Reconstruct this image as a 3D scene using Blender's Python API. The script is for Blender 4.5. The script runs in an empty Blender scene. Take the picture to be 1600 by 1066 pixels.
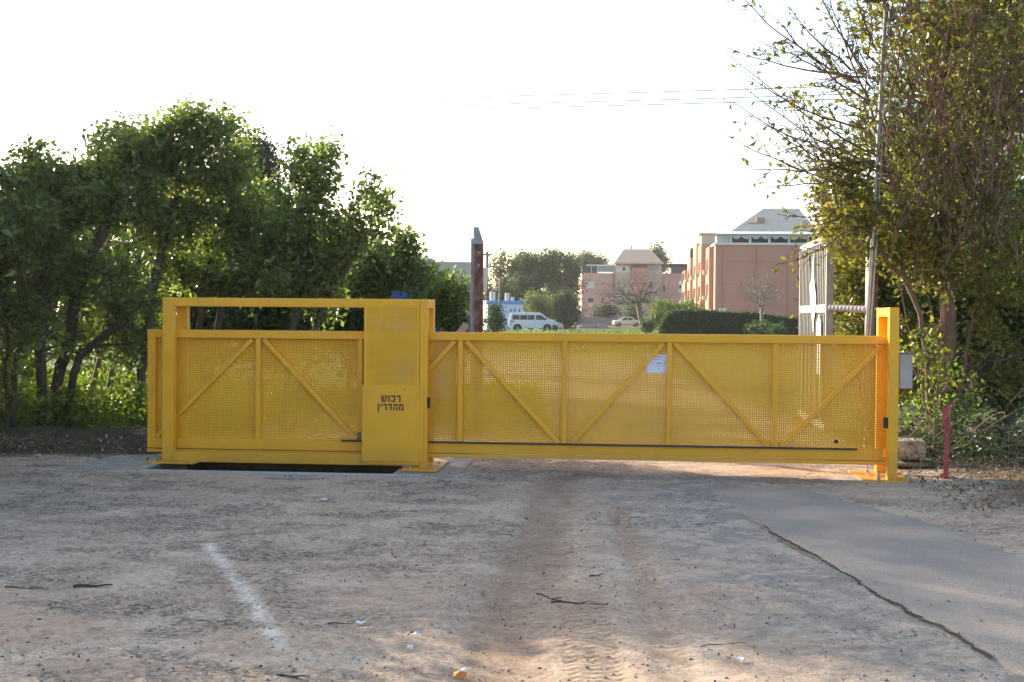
import bpy, math, random
import numpy as np
from mathutils import Vector, Matrix

SC = bpy.context.scene
COL = SC.collection
R = math.radians
rng = np.random.default_rng(7)
random.seed(7)

# ------------------------------------------------------------------ camera
FPX, HOR, ROLL, EYE = 2000.0, 495.0, 0.008, 1.7      # focal in pixels of a 1600 px wide frame
pitch = math.atan((533 - HOR) / FPX)
Fv = Vector((0, math.cos(pitch), -math.sin(pitch)))
R0 = Vector((1, 0, 0)); U0 = Vector((0, math.sin(pitch), math.cos(pitch)))
Rv = math.cos(ROLL) * R0 + math.sin(ROLL) * U0
Uv = -math.sin(ROLL) * R0 + math.cos(ROLL) * U0
cam_d = bpy.data.cameras.new('camera')
cam = bpy.data.objects.new('camera', cam_d); COL.objects.link(cam)
m = Matrix((Rv, Uv, -Fv)).transposed().to_4x4(); m.translation = Vector((0, 0, EYE))
cam.matrix_world = m
cam_d.sensor_width = 36; cam_d.lens = 36 * FPX / 1600
cam_d.clip_start = 0.1; cam_d.clip_end = 3000
SC.camera = cam

# ------------------------------------------------------------------ sky and sun
SUN_AZ, SUN_EL = -45, 19          # degrees from +Y (left is negative), above the horizon
w = bpy.data.worlds.new("World"); SC.world = w; w.use_nodes = True
nt = w.node_tree
sky = nt.nodes.new('ShaderNodeTexSky'); sky.sky_type = 'NISHITA'; sky.sun_disc = False
sky.sun_elevation = R(SUN_EL); sky.sun_rotation = R(SUN_AZ)
sky.air_density = 1.0; sky.dust_density = 2.2; sky.ozone_density = 1.0
nt.links.new(sky.outputs[0], nt.nodes['Background'].inputs[0])
nt.nodes['Background'].inputs[1].default_value = 0.15
sl = bpy.data.lights.new('sun', 'SUN'); sl.energy = 4.0; sl.angle = R(0.5); sl.color = (1.0, 0.86, 0.66)
so = bpy.data.objects.new('sun', sl); COL.objects.link(so)
sd = Vector((math.sin(R(SUN_AZ)) * math.cos(R(SUN_EL)), math.cos(R(SUN_AZ)) * math.cos(R(SUN_EL)), math.sin(R(SUN_EL))))
so.rotation_euler = sd.to_track_quat('Z', 'Y').to_euler(); so.location = (0, 0, 30)
SC.view_settings.view_transform = 'Standard'; SC.view_settings.look = 'None'
SC.view_settings.exposure = 1.5; SC.view_settings.gamma = 1.0
HAZE = .0002
SC.cycles.max_bounces = 6; SC.cycles.transmission_bounces = 4; SC.cycles.diffuse_bounces = 3
SC.cycles.sample_clamp_indirect = 6

# ------------------------------------------------------------------ survey helpers: sight line -> world
def ray(px, py):
    return Fv + Rv * ((px - 800) / FPX) - Uv * ((py - 533) / FPX)
def at(px, py, Y):
    d = ray(px, py); return Vector((0, 0, EYE)) + d * (Y / d.y)
def XZ(px, py, Y):
    p = at(px, py, Y); return p.x, p.z

# ------------------------------------------------------------------ numpy noise
def vnoise(x, y, seed=0):
    def h(i, j):
        n = (i.astype(np.int64) * 374761393 + j.astype(np.int64) * 668265263 + seed * 974634777) & 0xFFFFFFFF
        n = ((n ^ (n >> 13)) * 1274126177) & 0xFFFFFFFF
        return ((n ^ (n >> 16)) & 0xFFFF) / 65535.0
    xi = np.floor(x); yi = np.floor(y); fx = x - xi; fy = y - yi
    fx = fx * fx * (3 - 2 * fx); fy = fy * fy * (3 - 2 * fy)
    a = h(xi, yi); b = h(xi + 1, yi); c = h(xi, yi + 1); d = h(xi + 1, yi + 1)
    return (a * (1 - fx) + b * fx) * (1 - fy) + (c * (1 - fx) + d * fx) * fy
def fbm(x, y, seed=0, o=4):
    s = 0; a = .5; t = 0
    for k in range(o):
        s = s + a * vnoise(x * 2 ** k, y * 2 ** k, seed + k * 17); t += a; a *= .55
    return s / t
def sstep(a, b, x):
    t = np.clip((x - a) / (b - a), 0, 1); return t * t * (3 - 2 * t)

# ------------------------------------------------------------------ materials
MATS = {}
def mat(name, col, rough=.7, metal=0.0, var=.12, scale=6.0, bump=0.0, bscale=40.0, col2=None, spec=.5, thr=None, det=5, stretch=None):
    if name in MATS: return MATS[name]
    mt = bpy.data.materials.new(name); mt.use_nodes = True; MATS[name] = mt
    n = mt.node_tree.nodes; L = mt.node_tree.links; p = n['Principled BSDF']
    tc = n.new('ShaderNodeTexCoord'); nz = n.new('ShaderNodeTexNoise')
    src = tc.outputs['Object']
    if stretch:
        mp = n.new('ShaderNodeMapping'); mp.inputs['Scale'].default_value = stretch
        L.new(src, mp.inputs[0]); src = mp.outputs[0]
    L.new(src, nz.inputs[0]); nz.inputs['Scale'].default_value = scale; nz.inputs['Detail'].default_value = det
    rp = n.new('ShaderNodeValToRGB')
    c2 = col2 or tuple(min(1, c * (1 + var)) for c in col)
    c1 = col if col2 else tuple(c * (1 - var) for c in col)
    lo, hi = thr or (.32, .68)
    rp.color_ramp.elements[0].position = lo; rp.color_ramp.elements[1].position = hi
    rp.color_ramp.elements[0].color = (*c1, 1); rp.color_ramp.elements[1].color = (*c2, 1)
    L.new(nz.outputs[0], rp.inputs[0]); L.new(rp.outputs[0], p.inputs['Base Color'])
    p.inputs['Roughness'].default_value = rough; p.inputs['Metallic'].default_value = metal
    p.inputs['Specular IOR Level'].default_value = spec
    if bump:
        nb = n.new('ShaderNodeTexNoise'); L.new(tc.outputs['Object'], nb.inputs[0])
        nb.inputs['Scale'].default_value = bscale; nb.inputs['Detail'].default_value = 4
        b = n.new('ShaderNodeBump'); b.inputs['Strength'].default_value = bump; b.inputs['Distance'].default_value = .02
        L.new(nb.outputs[0], b.inputs['Height']); L.new(b.outputs[0], p.inputs['Normal'])
    return mt

def leafmat(name, c1, c2, trans=.4, rough=.42, tcol=None, c3=None):
    if name in MATS: return MATS[name]
    mt = bpy.data.materials.new(name); mt.use_nodes = True; MATS[name] = mt
    n = mt.node_tree.nodes; L = mt.node_tree.links; p = n['Principled BSDF']; out = n['Material Output']
    at_ = n.new('ShaderNodeAttribute'); at_.attribute_name = 'rnd'
    rp = n.new('ShaderNodeValToRGB'); L.new(at_.outputs['Fac'], rp.inputs[0])
    e = rp.color_ramp.elements; e[0].position = 0; e[1].position = .85 if c3 else 1
    e[0].color = (*c1, 1); e[1].color = (*c2, 1)
    if c3:
        k = e.new(.97); k.color = (*c3, 1)
    L.new(rp.outputs[0], p.inputs['Base Color']); p.inputs['Roughness'].default_value = rough
    p.inputs['Specular IOR Level'].default_value = .45
    tr = n.new('ShaderNodeBsdfTranslucent')
    mx = n.new('ShaderNodeMix'); mx.data_type = 'RGBA'; mx.blend_type = 'MULTIPLY'; mx.inputs[0].default_value = 1
    L.new(rp.outputs[0], mx.inputs[6]); mx.inputs[7].default_value = (*(tcol or (2.2, 2.6, .8)), 1)
    L.new(mx.outputs[2], tr.inputs[0])
    ms = n.new('ShaderNodeMixShader'); ms.inputs[0].default_value = trans
    L.new(p.outputs[0], ms.inputs[1]); L.new(tr.outputs[0], ms.inputs[2]); L.new(ms.outputs[0], out.inputs[0])
    return mt

# ------------------------------------------------------------------ mesh helpers
class MB:
    def __init__(s): s.v = []; s.f = []
    def poly(s, vs, fs):
        o = len(s.v); s.v += [tuple(x) for x in vs]; s.f += [tuple(i + o for i in f) for f in fs]; return s
    def box(s, a, b, mtx=None):
        x0, y0, z0 = a; x1, y1, z1 = b
        vs = [Vector(q) for q in ((x0,y0,z0),(x1,y0,z0),(x1,y1,z0),(x0,y1,z0),(x0,y0,z1),(x1,y0,z1),(x1,y1,z1),(x0,y1,z1))]
        if mtx: vs = [mtx @ q for q in vs]
        return s.poly(vs, [(0,3,2,1),(4,5,6,7),(0,1,5,4),(1,2,6,5),(2,3,7,6),(3,0,4,7)])
    def bar(s, p, q, wx, wy, up=(0, 1, 0)):      # rectangular bar from p to q
        p = Vector(p); q = Vector(q); d = q - p; L = d.length; d.normalize()
        side = d.cross(Vector(up)).normalized(); u2 = side.cross(d).normalized()
        mt = Matrix((side, u2, d)).transposed().to_4x4(); mt.translation = p
        return s.box((-wx/2, -wy/2, 0), (wx/2, wy/2, L), mt)
    def tube(s, pts, rs, n=8, cap=True):
        pts = [Vector(p) for p in pts]
        if not hasattr(rs, '__len__'): rs = [rs] * len(pts)
        o = len(s.v); ref = Vector((0.13, 0.21, 1)).normalized()
        for i, p in enumerate(pts):
            d = (pts[min(i+1, len(pts)-1)] - pts[max(i-1, 0)]).normalized()
            r_ = ref if abs(d.dot(ref)) < .95 else Vector((1, 0, 0))
            a = d.cross(r_).normalized(); b = d.cross(a)
            for k in range(n):
                t = 2 * math.pi * k / n
                s.v.append(tuple(p + (a * math.cos(t) + b * math.sin(t)) * rs[i]))
        for i in range(len(pts) - 1):
            for k in range(n):
                k2 = (k + 1) % n
                s.f.append((o+i*n+k, o+i*n+k2, o+(i+1)*n+k2, o+(i+1)*n+k))
        if cap:
            s.f.append(tuple(o + k for k in range(n))[::-1]); e = o + (len(pts)-1)*n
            s.f.append(tuple(e + k for k in range(n)))
        return s
    def prism(s, outline, y0, y1):                # outline in (x,z), extruded along y
        n = len(outline); vs = [(x, y0, z) for x, z in outline] + [(x, y1, z) for x, z in outline]
        fs = [tuple(range(n)), tuple(range(2*n-1, n-1, -1))] + [(i, i+n, (i+1) % n + n, (i+1) % n) for i in range(n)]
        return s.poly(vs, fs)
    def build(s, name, material, parent=None, smooth=False, bevel=0, loc=None):
        me = bpy.data.meshes.new(name); me.from_pydata(s.v, [], s.f)
        me.materials.append(material)
        if smooth: me.polygons.foreach_set('use_smooth', [True] * len(me.polygons))
        o = bpy.data.objects.new(name, me); COL.objects.link(o)
        if parent: o.parent = parent
        if loc: o.location = loc
        if bevel:
            b = o.modifiers.new('bevel', 'BEVEL'); b.width = bevel; b.segments = 2; b.limit_method = 'ANGLE'; b.angle_limit = R(40)
            me.polygons.foreach_set('use_smooth', [True] * len(me.polygons))
            wn = o.modifiers.new('wn', 'WEIGHTED_NORMAL'); wn.keep_sharp = False
        return o

def npmesh(name, V, F, material, parent=None, rnd=None, smooth=False):
    me = bpy.data.meshes.new(name); V = np.asarray(V, np.float32); F = np.asarray(F, np.int32)
    k = F.shape[1]; me.vertices.add(len(V)); me.vertices.foreach_set('co', V.ravel())
    me.loops.add(F.size); me.loops.foreach_set('vertex_index', F.ravel())
    me.polygons.add(len(F)); me.polygons.foreach_set('loop_start', np.arange(0, F.size, k, dtype=np.int32))
    me.update(calc_edges=True)
    if smooth: me.polygons.foreach_set('use_smooth', np.ones(len(F), bool))
    if rnd is not None:
        a = me.attributes.new('rnd', 'FLOAT', 'FACE'); a.data.foreach_set('value', np.asarray(rnd, np.float32))
    me.materials.append(material)
    o = bpy.data.objects.new(name, me); COL.objects.link(o)
    if parent: o.parent = parent
    return o

def tag(o, label=None, cat=None, group=None, kind=None):
    if label: o['label'] = label
    if cat: o['category'] = cat
    if group: o['group'] = group
    if kind: o['kind'] = kind
    return o
def thing(name, loc, label, cat, group=None, rz=0):
    o = bpy.data.objects.new(name, None); COL.objects.link(o); o.empty_display_size = .2
    o.location = loc; o.rotation_euler = (0, 0, rz); return tag(o, label, cat, group)
def copy_tree(o, loc, rz, label, parent=None):
    c = o.copy(); COL.objects.link(c); c.location = loc; c.rotation_euler = (0, 0, rz)
    if label: c['label'] = label
    for ch in list(o.children):
        k = ch.copy(); COL.objects.link(k); k.parent = c
    return c

# ------------------------------------------------------------------ GROUND
def gz(x, y):
    x = np.asarray(x, float); y = np.asarray(y, float)
    near = -.0085 * x - .015
    f = sstep(20, 45, y)
    far = .20 * sstep(40, 130, y) + .3 * sstep(130, 240, y)
    return near * (1 - f) * (1 - sstep(12, 30, np.abs(x))) + far
def gzf(x, y): return float(gz(x, y))
GO = Vector((-0.95, 14.2, 0)); GS = 0.09; GA = -math.atan(GS)      # gate frame: origin, slant
gu = Vector((math.cos(GA), math.sin(GA), 0)); gn = Vector((-math.sin(GA), math.cos(GA), 0))
def gl(px, py, v):
    d = ray(px, py); O = GO - Vector((0, 0, EYE)); t = (O.dot(gn) + v) / d.dot(gn)
    P = d * t - O; return P.dot(gu), P.z
def lu(px, v, py=600): return gl(px, py, v)[0]
def lz(py, v, px=660): return gl(px, py, v)[1]
def GP(px, py):                                                    # sight line onto near ground
    d = ray(px, py); t = EYE / -d.z
    for _ in range(4):
        p = d * t; t *= (EYE - gzf(p.x, p.y)) / (-p.z)
    p = d * t; return p.x, p.y

def axis(dense0, dense1, step, lo, hi, grow=1.25):
    a = list(np.arange(dense0, dense1 + step * .5, step)); s = step; x = a[-1]
    while x < hi: s *= grow; x += s; a.append(min(x, hi))
    s = step; x = a[0]; b = []
    while x > lo: s *= grow; x -= s; b.append(max(x, lo))
    return np.array(b[::-1] + a)
gx = axis(-7.5, 8.0, .04, -900, 900); gy = axis(5.2, 20, .04, -60, 1500)
GX, GY = np.meshgrid(gx, gy)
Z = gz(GX, GY)
ul = (GX - GO.x) * gu.x + (GY - GO.y) * gu.y; vl = (GX - GO.x) * gn.x + (GY - GO.y) * gn.y
def pdist(pts, X, Y):
    best = np.full(X.shape, 1e9)
    for (a, b) in zip(pts[:-1], pts[1:]):
        dx, dy = b[0]-a[0], b[1]-a[1]; t = np.clip(((X-a[0])*dx + (Y-a[1])*dy) / (dx*dx+dy*dy), 0, 1)
        best = np.minimum(best, np.hypot(X-a[0]-t*dx, Y-a[1]-t*dy))
    return best
near = (1 - sstep(16, 24, GY)) * (1 - sstep(7, 12, np.abs(GX)))
wx = GX + .35 * (fbm(GX*.8, GY*.8, 90) - .5); wy = GY + .35 * (fbm(GX*.8, GY*.8, 91) - .5)
rip = fbm(wx * 1.7, wy * 3.3, 3, 4)
big = fbm(GX * .35, GY * .5, 11, 3)
fine = fbm(GX * 6, GY * 7, 5, 4)
left = 1 - sstep(-.6, .6, GX + .3)
Z += near * ((rip - .5) * (.025 + .025 * left) + (fine - .5) * .030 + (big - .5) * .05)
# banks under the trees on both sides
bankL = sstep(0, 1.0, GY - (14.9 + .5 * (fbm(GX*1.2, GY*0, 8) - .5))) * (1 - sstep(-4.2, -3.6, GX)) * (1 - sstep(20, 26, GY))
Z += bankL * (.07 + .10 * (fbm(GX*2.2, GY*2.2, 21) - .4))
bankR = sstep(4.15, 5.2, GX - .12 * (GY - 13)) * sstep(10.6, 13.3, GY + .25 * GX * 0)
Z += bankR * (.05 + .10 * (fbm(GX*2, GY*2, 22) - .4))
# vehicle tracks
trA = [GP(870, 748), GP(850, 830), GP(810, 930), GP(770, 1066)]
trB = [GP(965, 800), GP(1000, 880), GP(1025, 960), GP(1060, 1066)]
trC = [GP(905, 930), GP(915, 1000), GP(935, 1066)]
dA = pdist(trA, GX, GY); dB = pdist(trB, GX, GY); dC = pdist(trC, GX, GY)
mA = 1 - sstep(.10, .34, dA + .12 * (fine - .5)); mB = 1 - sstep(.07, .13, dB); mC = 1 - sstep(.12, .18, dC)
Z -= near * (.028 * mA - .020 * (sstep(.25, .40, dA) * (1 - sstep(.40, .65, dA))) * fbm(GX*3, GY*1.5, 19) + .008 * mB + .008 * mC)
# pit under the gate track
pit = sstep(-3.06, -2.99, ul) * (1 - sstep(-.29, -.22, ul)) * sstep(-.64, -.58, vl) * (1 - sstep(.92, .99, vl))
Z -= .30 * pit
slabm = sstep(-3.9, -3.75, ul) * (1 - sstep(.4, .5, ul)) * sstep(-.86, -.74, vl) * (1 - sstep(1.1, 1.2, vl)) * (1 - pit)
Z -= .02 * slabm
# ---- albedo (surface colours, with the pit's shade painted in)
def C3(*c): return np.array(c)[None, None, :]
sand = C3(.355, .268, .200); sand2 = C3(.42, .32, .235); grav = C3(.165, .142, .118); brown = C3(.235, .155, .10)
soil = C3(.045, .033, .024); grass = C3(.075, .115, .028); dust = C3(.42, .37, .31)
A = np.broadcast_to(sand, GX.shape + (3,)).copy()
def mixc(A, c, k): return A * (1 - k[..., None]) + c * k[..., None]
A = mixc(A, sand2, .6 * sstep(.5, .7, fbm(GX*.5, GY*.9, 33)))
gm = sstep(.50, .60, .55 * (1 - rip) + .45 * fbm(wx*1.3, wy*3.0, 44, 5) + .07 * (big - .5))
gm2 = sstep(.52, .64, fbm(wx*.9, wy*1.4, 77, 5))
gravm = np.clip(gm * .8 * left + gm2 * (.35 + .35 * (1 - left)), 0, .9)
gravm = gravm * (.45 + .55 * sstep(.36, .60, fbm(GX*7, GY*9, 46, 4)))
A = mixc(A, grav, gravm * (.6 + .4 * fine))
A = mixc(A, C3(.42, .34, .265), .75 * sstep(.52, .68, fbm(wx*2.1, wy*3.6, 47, 4)) * (1 - gravm))
A = mixc(A, brown, .6 * mA * (.5 + .9 * fbm((GX + .1*GY) * 11, GY * .7, 20, 3))); A = mixc(A, brown, .35 * np.maximum(mB, mC))
# gravelly apron beside the asphalt edge
edge_px = [(1095, 762), (1135, 786), (1192, 822), (1215, 842), (1242, 856), (1290, 884), (1335, 908), (1372, 934), (1405, 950), (1440, 972), (1470, 985), (1500, 1008), (1535, 1026), (1600, 1062), (1680, 1110)]
edge = [GP(*p) for p in edge_px]
dE = pdist(edge, GX, GY)
A = mixc(A, C3(.30, .275, .24), .6 * (1 - sstep(.3, 1.3, dE + .6 * (fbm(GX*2, GY*2, 61) - .5))))
A = mixc(A, C3(.19, .175, .158), .7 * (1 - sstep(.6, 1.6, dE)) * sstep(.46, .58, .5*fbm(GX*2.2, GY*2.6, 62, 5) + .5*fbm(GX*9, GY*10, 63, 3)) * (1 - mB))
# pale streak coloured into the dirt
pale_streak = pdist([GP(325, 850), GP(362, 895), GP(400, 950), GP(440, 1012)], GX, GY)
A = mixc(A, C3(.56, .50, .43), .8 * sstep(.2, .5, fbm(GX*5, GY*3, 29)) * (1 - sstep(.01, .08, pale_streak)))
A = mixc(A, brown * .8, .45 * sstep(.45, .6, fbm(GX*1.2, GY*2.2, 70)) * (1 - sstep(.2, .9, np.abs(vl + .25))) * sstep(.4, .8, ul) * (1 - sstep(4, 4.6, ul)))
A = mixc(A, dust, .55 * (1 - sstep(.25, .9, np.abs(vl + .35))) * (1 - sstep(.4, .7, ul)) * sstep(-4.2, -3.6, ul))
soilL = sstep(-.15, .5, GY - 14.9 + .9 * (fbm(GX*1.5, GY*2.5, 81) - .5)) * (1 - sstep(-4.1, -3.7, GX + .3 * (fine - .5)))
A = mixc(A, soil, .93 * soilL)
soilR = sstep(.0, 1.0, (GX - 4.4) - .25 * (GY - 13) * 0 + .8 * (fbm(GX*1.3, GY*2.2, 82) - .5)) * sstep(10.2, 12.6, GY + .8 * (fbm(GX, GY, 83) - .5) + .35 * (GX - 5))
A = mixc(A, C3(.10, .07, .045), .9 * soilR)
drive = 1 - sstep(.2, 1.2, np.abs(GX - 1.9) - 2.3)
g = sstep(20, 23, GY) * (1 - drive * (1 - sstep(40, 60, GY))); g = np.maximum(g, sstep(16.5, 19, GY) * (1 - sstep(-4.5, -3.2, GX)))
A = mixc(A, grass, np.clip(g * (.7 + .5 * (fbm(GX*.5, GY*.5, 95) - .3)), 0, 1))
A = mixc(A, C3(.030, .024, .018) , .95 * pit)  # pit interior coloured near black, its shade put into the albedo
A = A * (1 + near[..., None] * .30 * (fbm(GX*11, GY*13, 48, 3)[..., None] - .5))
nx, ny = len(gx), len(gy)
idx = np.arange(nx * ny).reshape(ny, nx)
F = np.stack([idx[:-1, :-1], idx[:-1, 1:], idx[1:, 1:], idx[1:, :-1]], -1).reshape(-1, 4)
gmat = bpy.data.materials.new('ground_dirt'); gmat.use_nodes = True
n = gmat.node_tree.nodes; L = gmat.node_tree.links; p = n['Principled BSDF']
a1 = n.new('ShaderNodeAttribute'); a1.attribute_name = 'albedo'
a2 = n.new('ShaderNodeAttribute'); a2.attribute_name = 'gravel'
a3 = n.new('ShaderNodeAttribute'); a3.attribute_name = 'tread'
tc = n.new('ShaderNodeTexCoord')
n1 = n.new('ShaderNodeTexNoise'); n1.inputs['Scale'].default_value = 55; n1.inputs['Detail'].default_value = 6; n1.inputs['Roughness'].default_value = .7
L.new(tc.outputs['Object'], n1.inputs[0])
vo = n.new('ShaderNodeTexVoronoi'); vo.inputs['Scale'].default_value = 42; L.new(tc.outputs['Object'], vo.inputs[0])
def math_(op, a, b=None, c=None):
    q = n.new('ShaderNodeMath'); q.operation = op
    for i, x in enumerate((a, b, c)):
        if x is None: continue
        if isinstance(x, (int, float)): q.inputs[i].default_value = x
        else: L.new(x, q.inputs[i])
    return q.outputs[0]
vc = n.new('ShaderNodeSeparateColor'); L.new(vo.outputs['Color'], vc.inputs[0])
amp = math_('MULTIPLY_ADD', a2.outputs['Fac'], 1.1, .42)
v1 = math_('SUBTRACT', vc.outputs[0], .5); v2 = math_('SUBTRACT', n1.outputs[0], .5)
tot = math_('ADD', math_('MULTIPLY', v1, amp), math_('MULTIPLY', v2, 1.2))
n3 = n.new('ShaderNodeTexNoise'); n3.inputs['Scale'].default_value = 13; n3.inputs['Detail'].default_value = 5; n3.inputs['Roughness'].default_value = .65; L.new(tc.outputs['Object'], n3.inputs[0])
tot = math_('ADD', tot, math_('MULTIPLY', math_('SUBTRACT', n3.outputs[0], .5), .8))
val = math_('ADD', tot, 1.25)
# tread chevrons
sp = n.new('ShaderNodeSeparateXYZ'); L.new(tc.outputs['Object'], sp.inputs[0])
tw = math_('SINE', math_('ADD', math_('MULTIPLY', sp.outputs[1], 85), math_('MULTIPLY', math_('ABSOLUTE', math_('SINE', math_('MULTIPLY', sp.outputs[0], 28))), 2.5)))
tm = math_('MULTIPLY', math_('MULTIPLY', tw, a3.outputs['Fac']), n1.outputs[0])
val = math_('ADD', val, math_('MULTIPLY', tm, .16))
mx = n.new('ShaderNodeVectorMath'); mx.operation = 'SCALE'; L.new(a1.outputs['Color'], mx.inputs[0]); L.new(val, mx.inputs['Scale'])
L.new(mx.outputs[0], p.inputs['Base Color']); p.inputs['Roughness'].default_value = .95; p.inputs['Specular IOR Level'].default_value = .15
h1 = math_('ADD', math_('MULTIPLY', v1, math_('MULTIPLY_ADD', a2.outputs['Fac'], 1.2, .15)), math_('MULTIPLY', v2, 1.0))
h1 = math_('ADD', h1, math_('MULTIPLY', tm, .55))
bp = n.new('ShaderNodeBump'); bp.inputs['Strength'].default_value = 1.0; bp.inputs['Distance'].default_value = .016
L.new(h1, bp.inputs['Height']); L.new(bp.outputs[0], p.inputs['Normal'])
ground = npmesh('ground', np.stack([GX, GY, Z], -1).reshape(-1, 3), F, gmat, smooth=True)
tag(ground, kind='structure')
me = ground.data
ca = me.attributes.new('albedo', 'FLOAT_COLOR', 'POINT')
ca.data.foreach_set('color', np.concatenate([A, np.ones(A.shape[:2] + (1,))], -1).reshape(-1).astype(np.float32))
me.attributes.new('gravel', 'FLOAT', 'POINT').data.foreach_set('value', (gravm * (1 - mA)).reshape(-1).astype(np.float32))
me.attributes.new('tread', 'FLOAT', 'POINT').data.foreach_set('value', np.maximum(mB * sstep(.42, .5, fbm(GX*1.5, GY*1.5, 66)), mC).reshape(-1).astype(np.float32))
def Zat(x, y):        # real surface height by lookup
    i = int(np.clip(np.searchsorted(gx, x) - 1, 0, nx - 2)); j = int(np.clip(np.searchsorted(gy, y) - 1, 0, ny - 2))
    fx = (x - gx[i]) / (gx[i+1] - gx[i]); fy = (y - gy[j]) / (gy[j+1] - gy[j])
    return float((Z[j, i]*(1-fx) + Z[j, i+1]*fx) * (1-fy) + (Z[j+1, i]*(1-fx) + Z[j+1, i+1]*fx) * fy)

# asphalt apron at the right, with a broken edge
road_m = bpy.data.materials.new('asphalt'); road_m.use_nodes = True
n = road_m.node_tree.nodes; L = road_m.node_tree.links; p = n['Principled BSDF']; tc = n.new('ShaderNodeTexCoord')
na = n.new('ShaderNodeTexNoise'); na.inputs['Scale'].default_value = .9; na.inputs['Detail'].default_value = 6
nb = n.new('ShaderNodeTexNoise'); nb.inputs['Scale'].default_value = 90; nb.inputs['Detail'].default_value = 4
L.new(tc.outputs['Object'], na.inputs[0]); L.new(tc.outputs['Object'], nb.inputs[0])
rp = n.new('ShaderNodeValToRGB'); rp.color_ramp.elements[0].position = .42; rp.color_ramp.elements[1].position = .62
rp.color_ramp.elements[0].color = (.245, .220, .192, 1); rp.color_ramp.elements[1].color = (.36, .295, .235, 1); L.new(na.outputs[0], rp.inputs[0])
val = math_('MULTIPLY_ADD', nb.outputs[0], 1.5, .25)
mx = n.new('ShaderNodeVectorMath'); mx.operation = 'SCALE'; L.new(rp.outputs[0], mx.inputs[0]); L.new(val, mx.inputs['Scale'])
L.new(mx.outputs[0], p.inputs['Base Color']); p.inputs['Roughness'].default_value = .9; p.inputs['Specular IOR Level'].default_value = .2
bp = n.new('ShaderNodeBump'); bp.inputs['Strength'].default_value = .5; bp.inputs['Distance'].default_value = .004; L.new(nb.outputs[0], bp.inputs['Height']); L.new(bp.outputs[0], p.inputs['Normal'])
# left boundary x at every y
ey = np.array([e[1] for e in edge]); ex = np.array([e[0] for e in edge]); o_ = np.argsort(ey)
ys = np.arange(5.2, edge[0][1], .03)
xl = np.interp(ys, ey[o_], ex[o_]); xl = xl + .07 * (fbm(ys * 2.2, ys * 0, 5, 2) - .5) + .05 * (fbm(ys * 14, ys * 0, 6, 3) - .5)
right_px = [(1330, 770), (1400, 790), (1500, 822), (1640, 868)]
rg = sorted([GP(*q) for q in right_px], key=lambda q: q[1])
xr = np.interp(ys, [q[1] for q in rg], [q[0] for q in rg]); xr = np.where(ys < rg[0][1], rg[0][0] + (rg[0][1] - ys) * .9, xr)
xr = xr + .3 * (fbm(ys * 1.7, ys * 0, 15, 4) - .5)
xr = np.maximum(xr, xl + .02)
V = []; NS = 60
for yy, a, b in zip(ys, xl, xr):
    t = np.linspace(0, 1, NS) ** 1.3; xs = a + (b - a) * t
    zz = np.array([gzf(x, yy) for x in xs]) + .022 + .02 * (fbm(xs * .4, np.full(NS, yy) * .4, 31, 2) - .5)
    side = np.minimum(xs - a, .05) / .05
    zz += -.03 * (1 - side)
    far_ = sstep(.0, .5, b - xs) ; zz -= .05 * (1 - far_)
    V += list(zip(xs, np.full(NS, yy), zz))
V = np.array(V); nyr = len(ys); idx = np.arange(nyr * NS).reshape(nyr, NS)
Fq = np.stack([idx[:-1, :-1], idx[:-1, 1:], idx[1:, 1:], idx[1:, :-1]], -1).reshape(-1, 4)
road = npmesh('road', V, Fq, road_m, smooth=True); tag(road, kind='structure')
# dark crack filled with moss along the asphalt edge
cm = MB()
for k in range(len(ys) - 1):
    if ys[k] > GP(1195, 824)[1] or ys[k] < GP(1560, 1036)[1]: continue
    cw = lambda q: max(.0008, .016 * float(fbm(np.array(ys[q] * 6.), np.array(3.3), 9, 3)) - .0025) * (1 + .8 * float(vnoise(np.array(ys[q] * 31.), np.array(0.), 12))); w0 = cw(k); w1 = cw(k+1)
    z0 = gzf(xl[k], ys[k]) + .026; z1 = gzf(xl[k+1], ys[k+1]) + .026
    cm.poly([(xl[k]-w0, ys[k], z0-.01), (xl[k]+w0, ys[k], z0), (xl[k+1]+w1, ys[k+1], z1), (xl[k+1]-w1, ys[k+1], z1-.01)], [(0, 1, 2, 3)])
tag(cm.build('crack_moss', mat('crack_moss', (.02, .018, .012), .95, col2=(.05, .045, .025), scale=30)), 'dark mossy dirt line filling the broken edge of the grey asphalt', 'moss', kind='stuff')

# ------------------------------------------------------------------ concrete slab with steel-edged pit
slab = thing('concrete_slab', GO, 'grey concrete footing slab with a steel edged pit beneath the yellow gate housing', 'slab', rz=GA)
cm_ = mat('old_concrete', (.26, .225, .185), .9, col2=(.38, .335, .285), scale=7, bump=.4, bscale=30)
zs0 = -.01
def slabbox(mb, u0, u1, v0, v1, top=.0):
    return mb.box((u0, v0, -.35), (u1, v1, top))
PU0, PU1, PV0, PV1 = -2.98, -.30, -.58, .92
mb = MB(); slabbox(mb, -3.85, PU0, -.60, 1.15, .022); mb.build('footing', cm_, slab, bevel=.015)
mb = MB(); slabbox(mb, PU0 + .002, PU1 - .002, PV1 - .2, 1.15, .004); mb.build('rear_footing', mat('pit_shade_concrete', (.030, .026, .020), .9, col2=(.07, .06, .05), scale=8), slab, bevel=.015)  # concrete coloured dark so the back of the pit reads as shade
mb = MB(); slabbox(mb, PU1, .42, -.72, 1.15, -.003); mb.build('footing', cm_, slab, bevel=.015)
mb = MB(); slabbox(mb, PU0 + .15, PU1 - .002, -.80, PV0 - .062, -.010); mb.build('footing', cm_, slab, bevel=.02)
sm_ = mat('galvanised', (.36, .40, .42), .45, .55, col2=(.48, .52, .54), scale=12)
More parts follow.
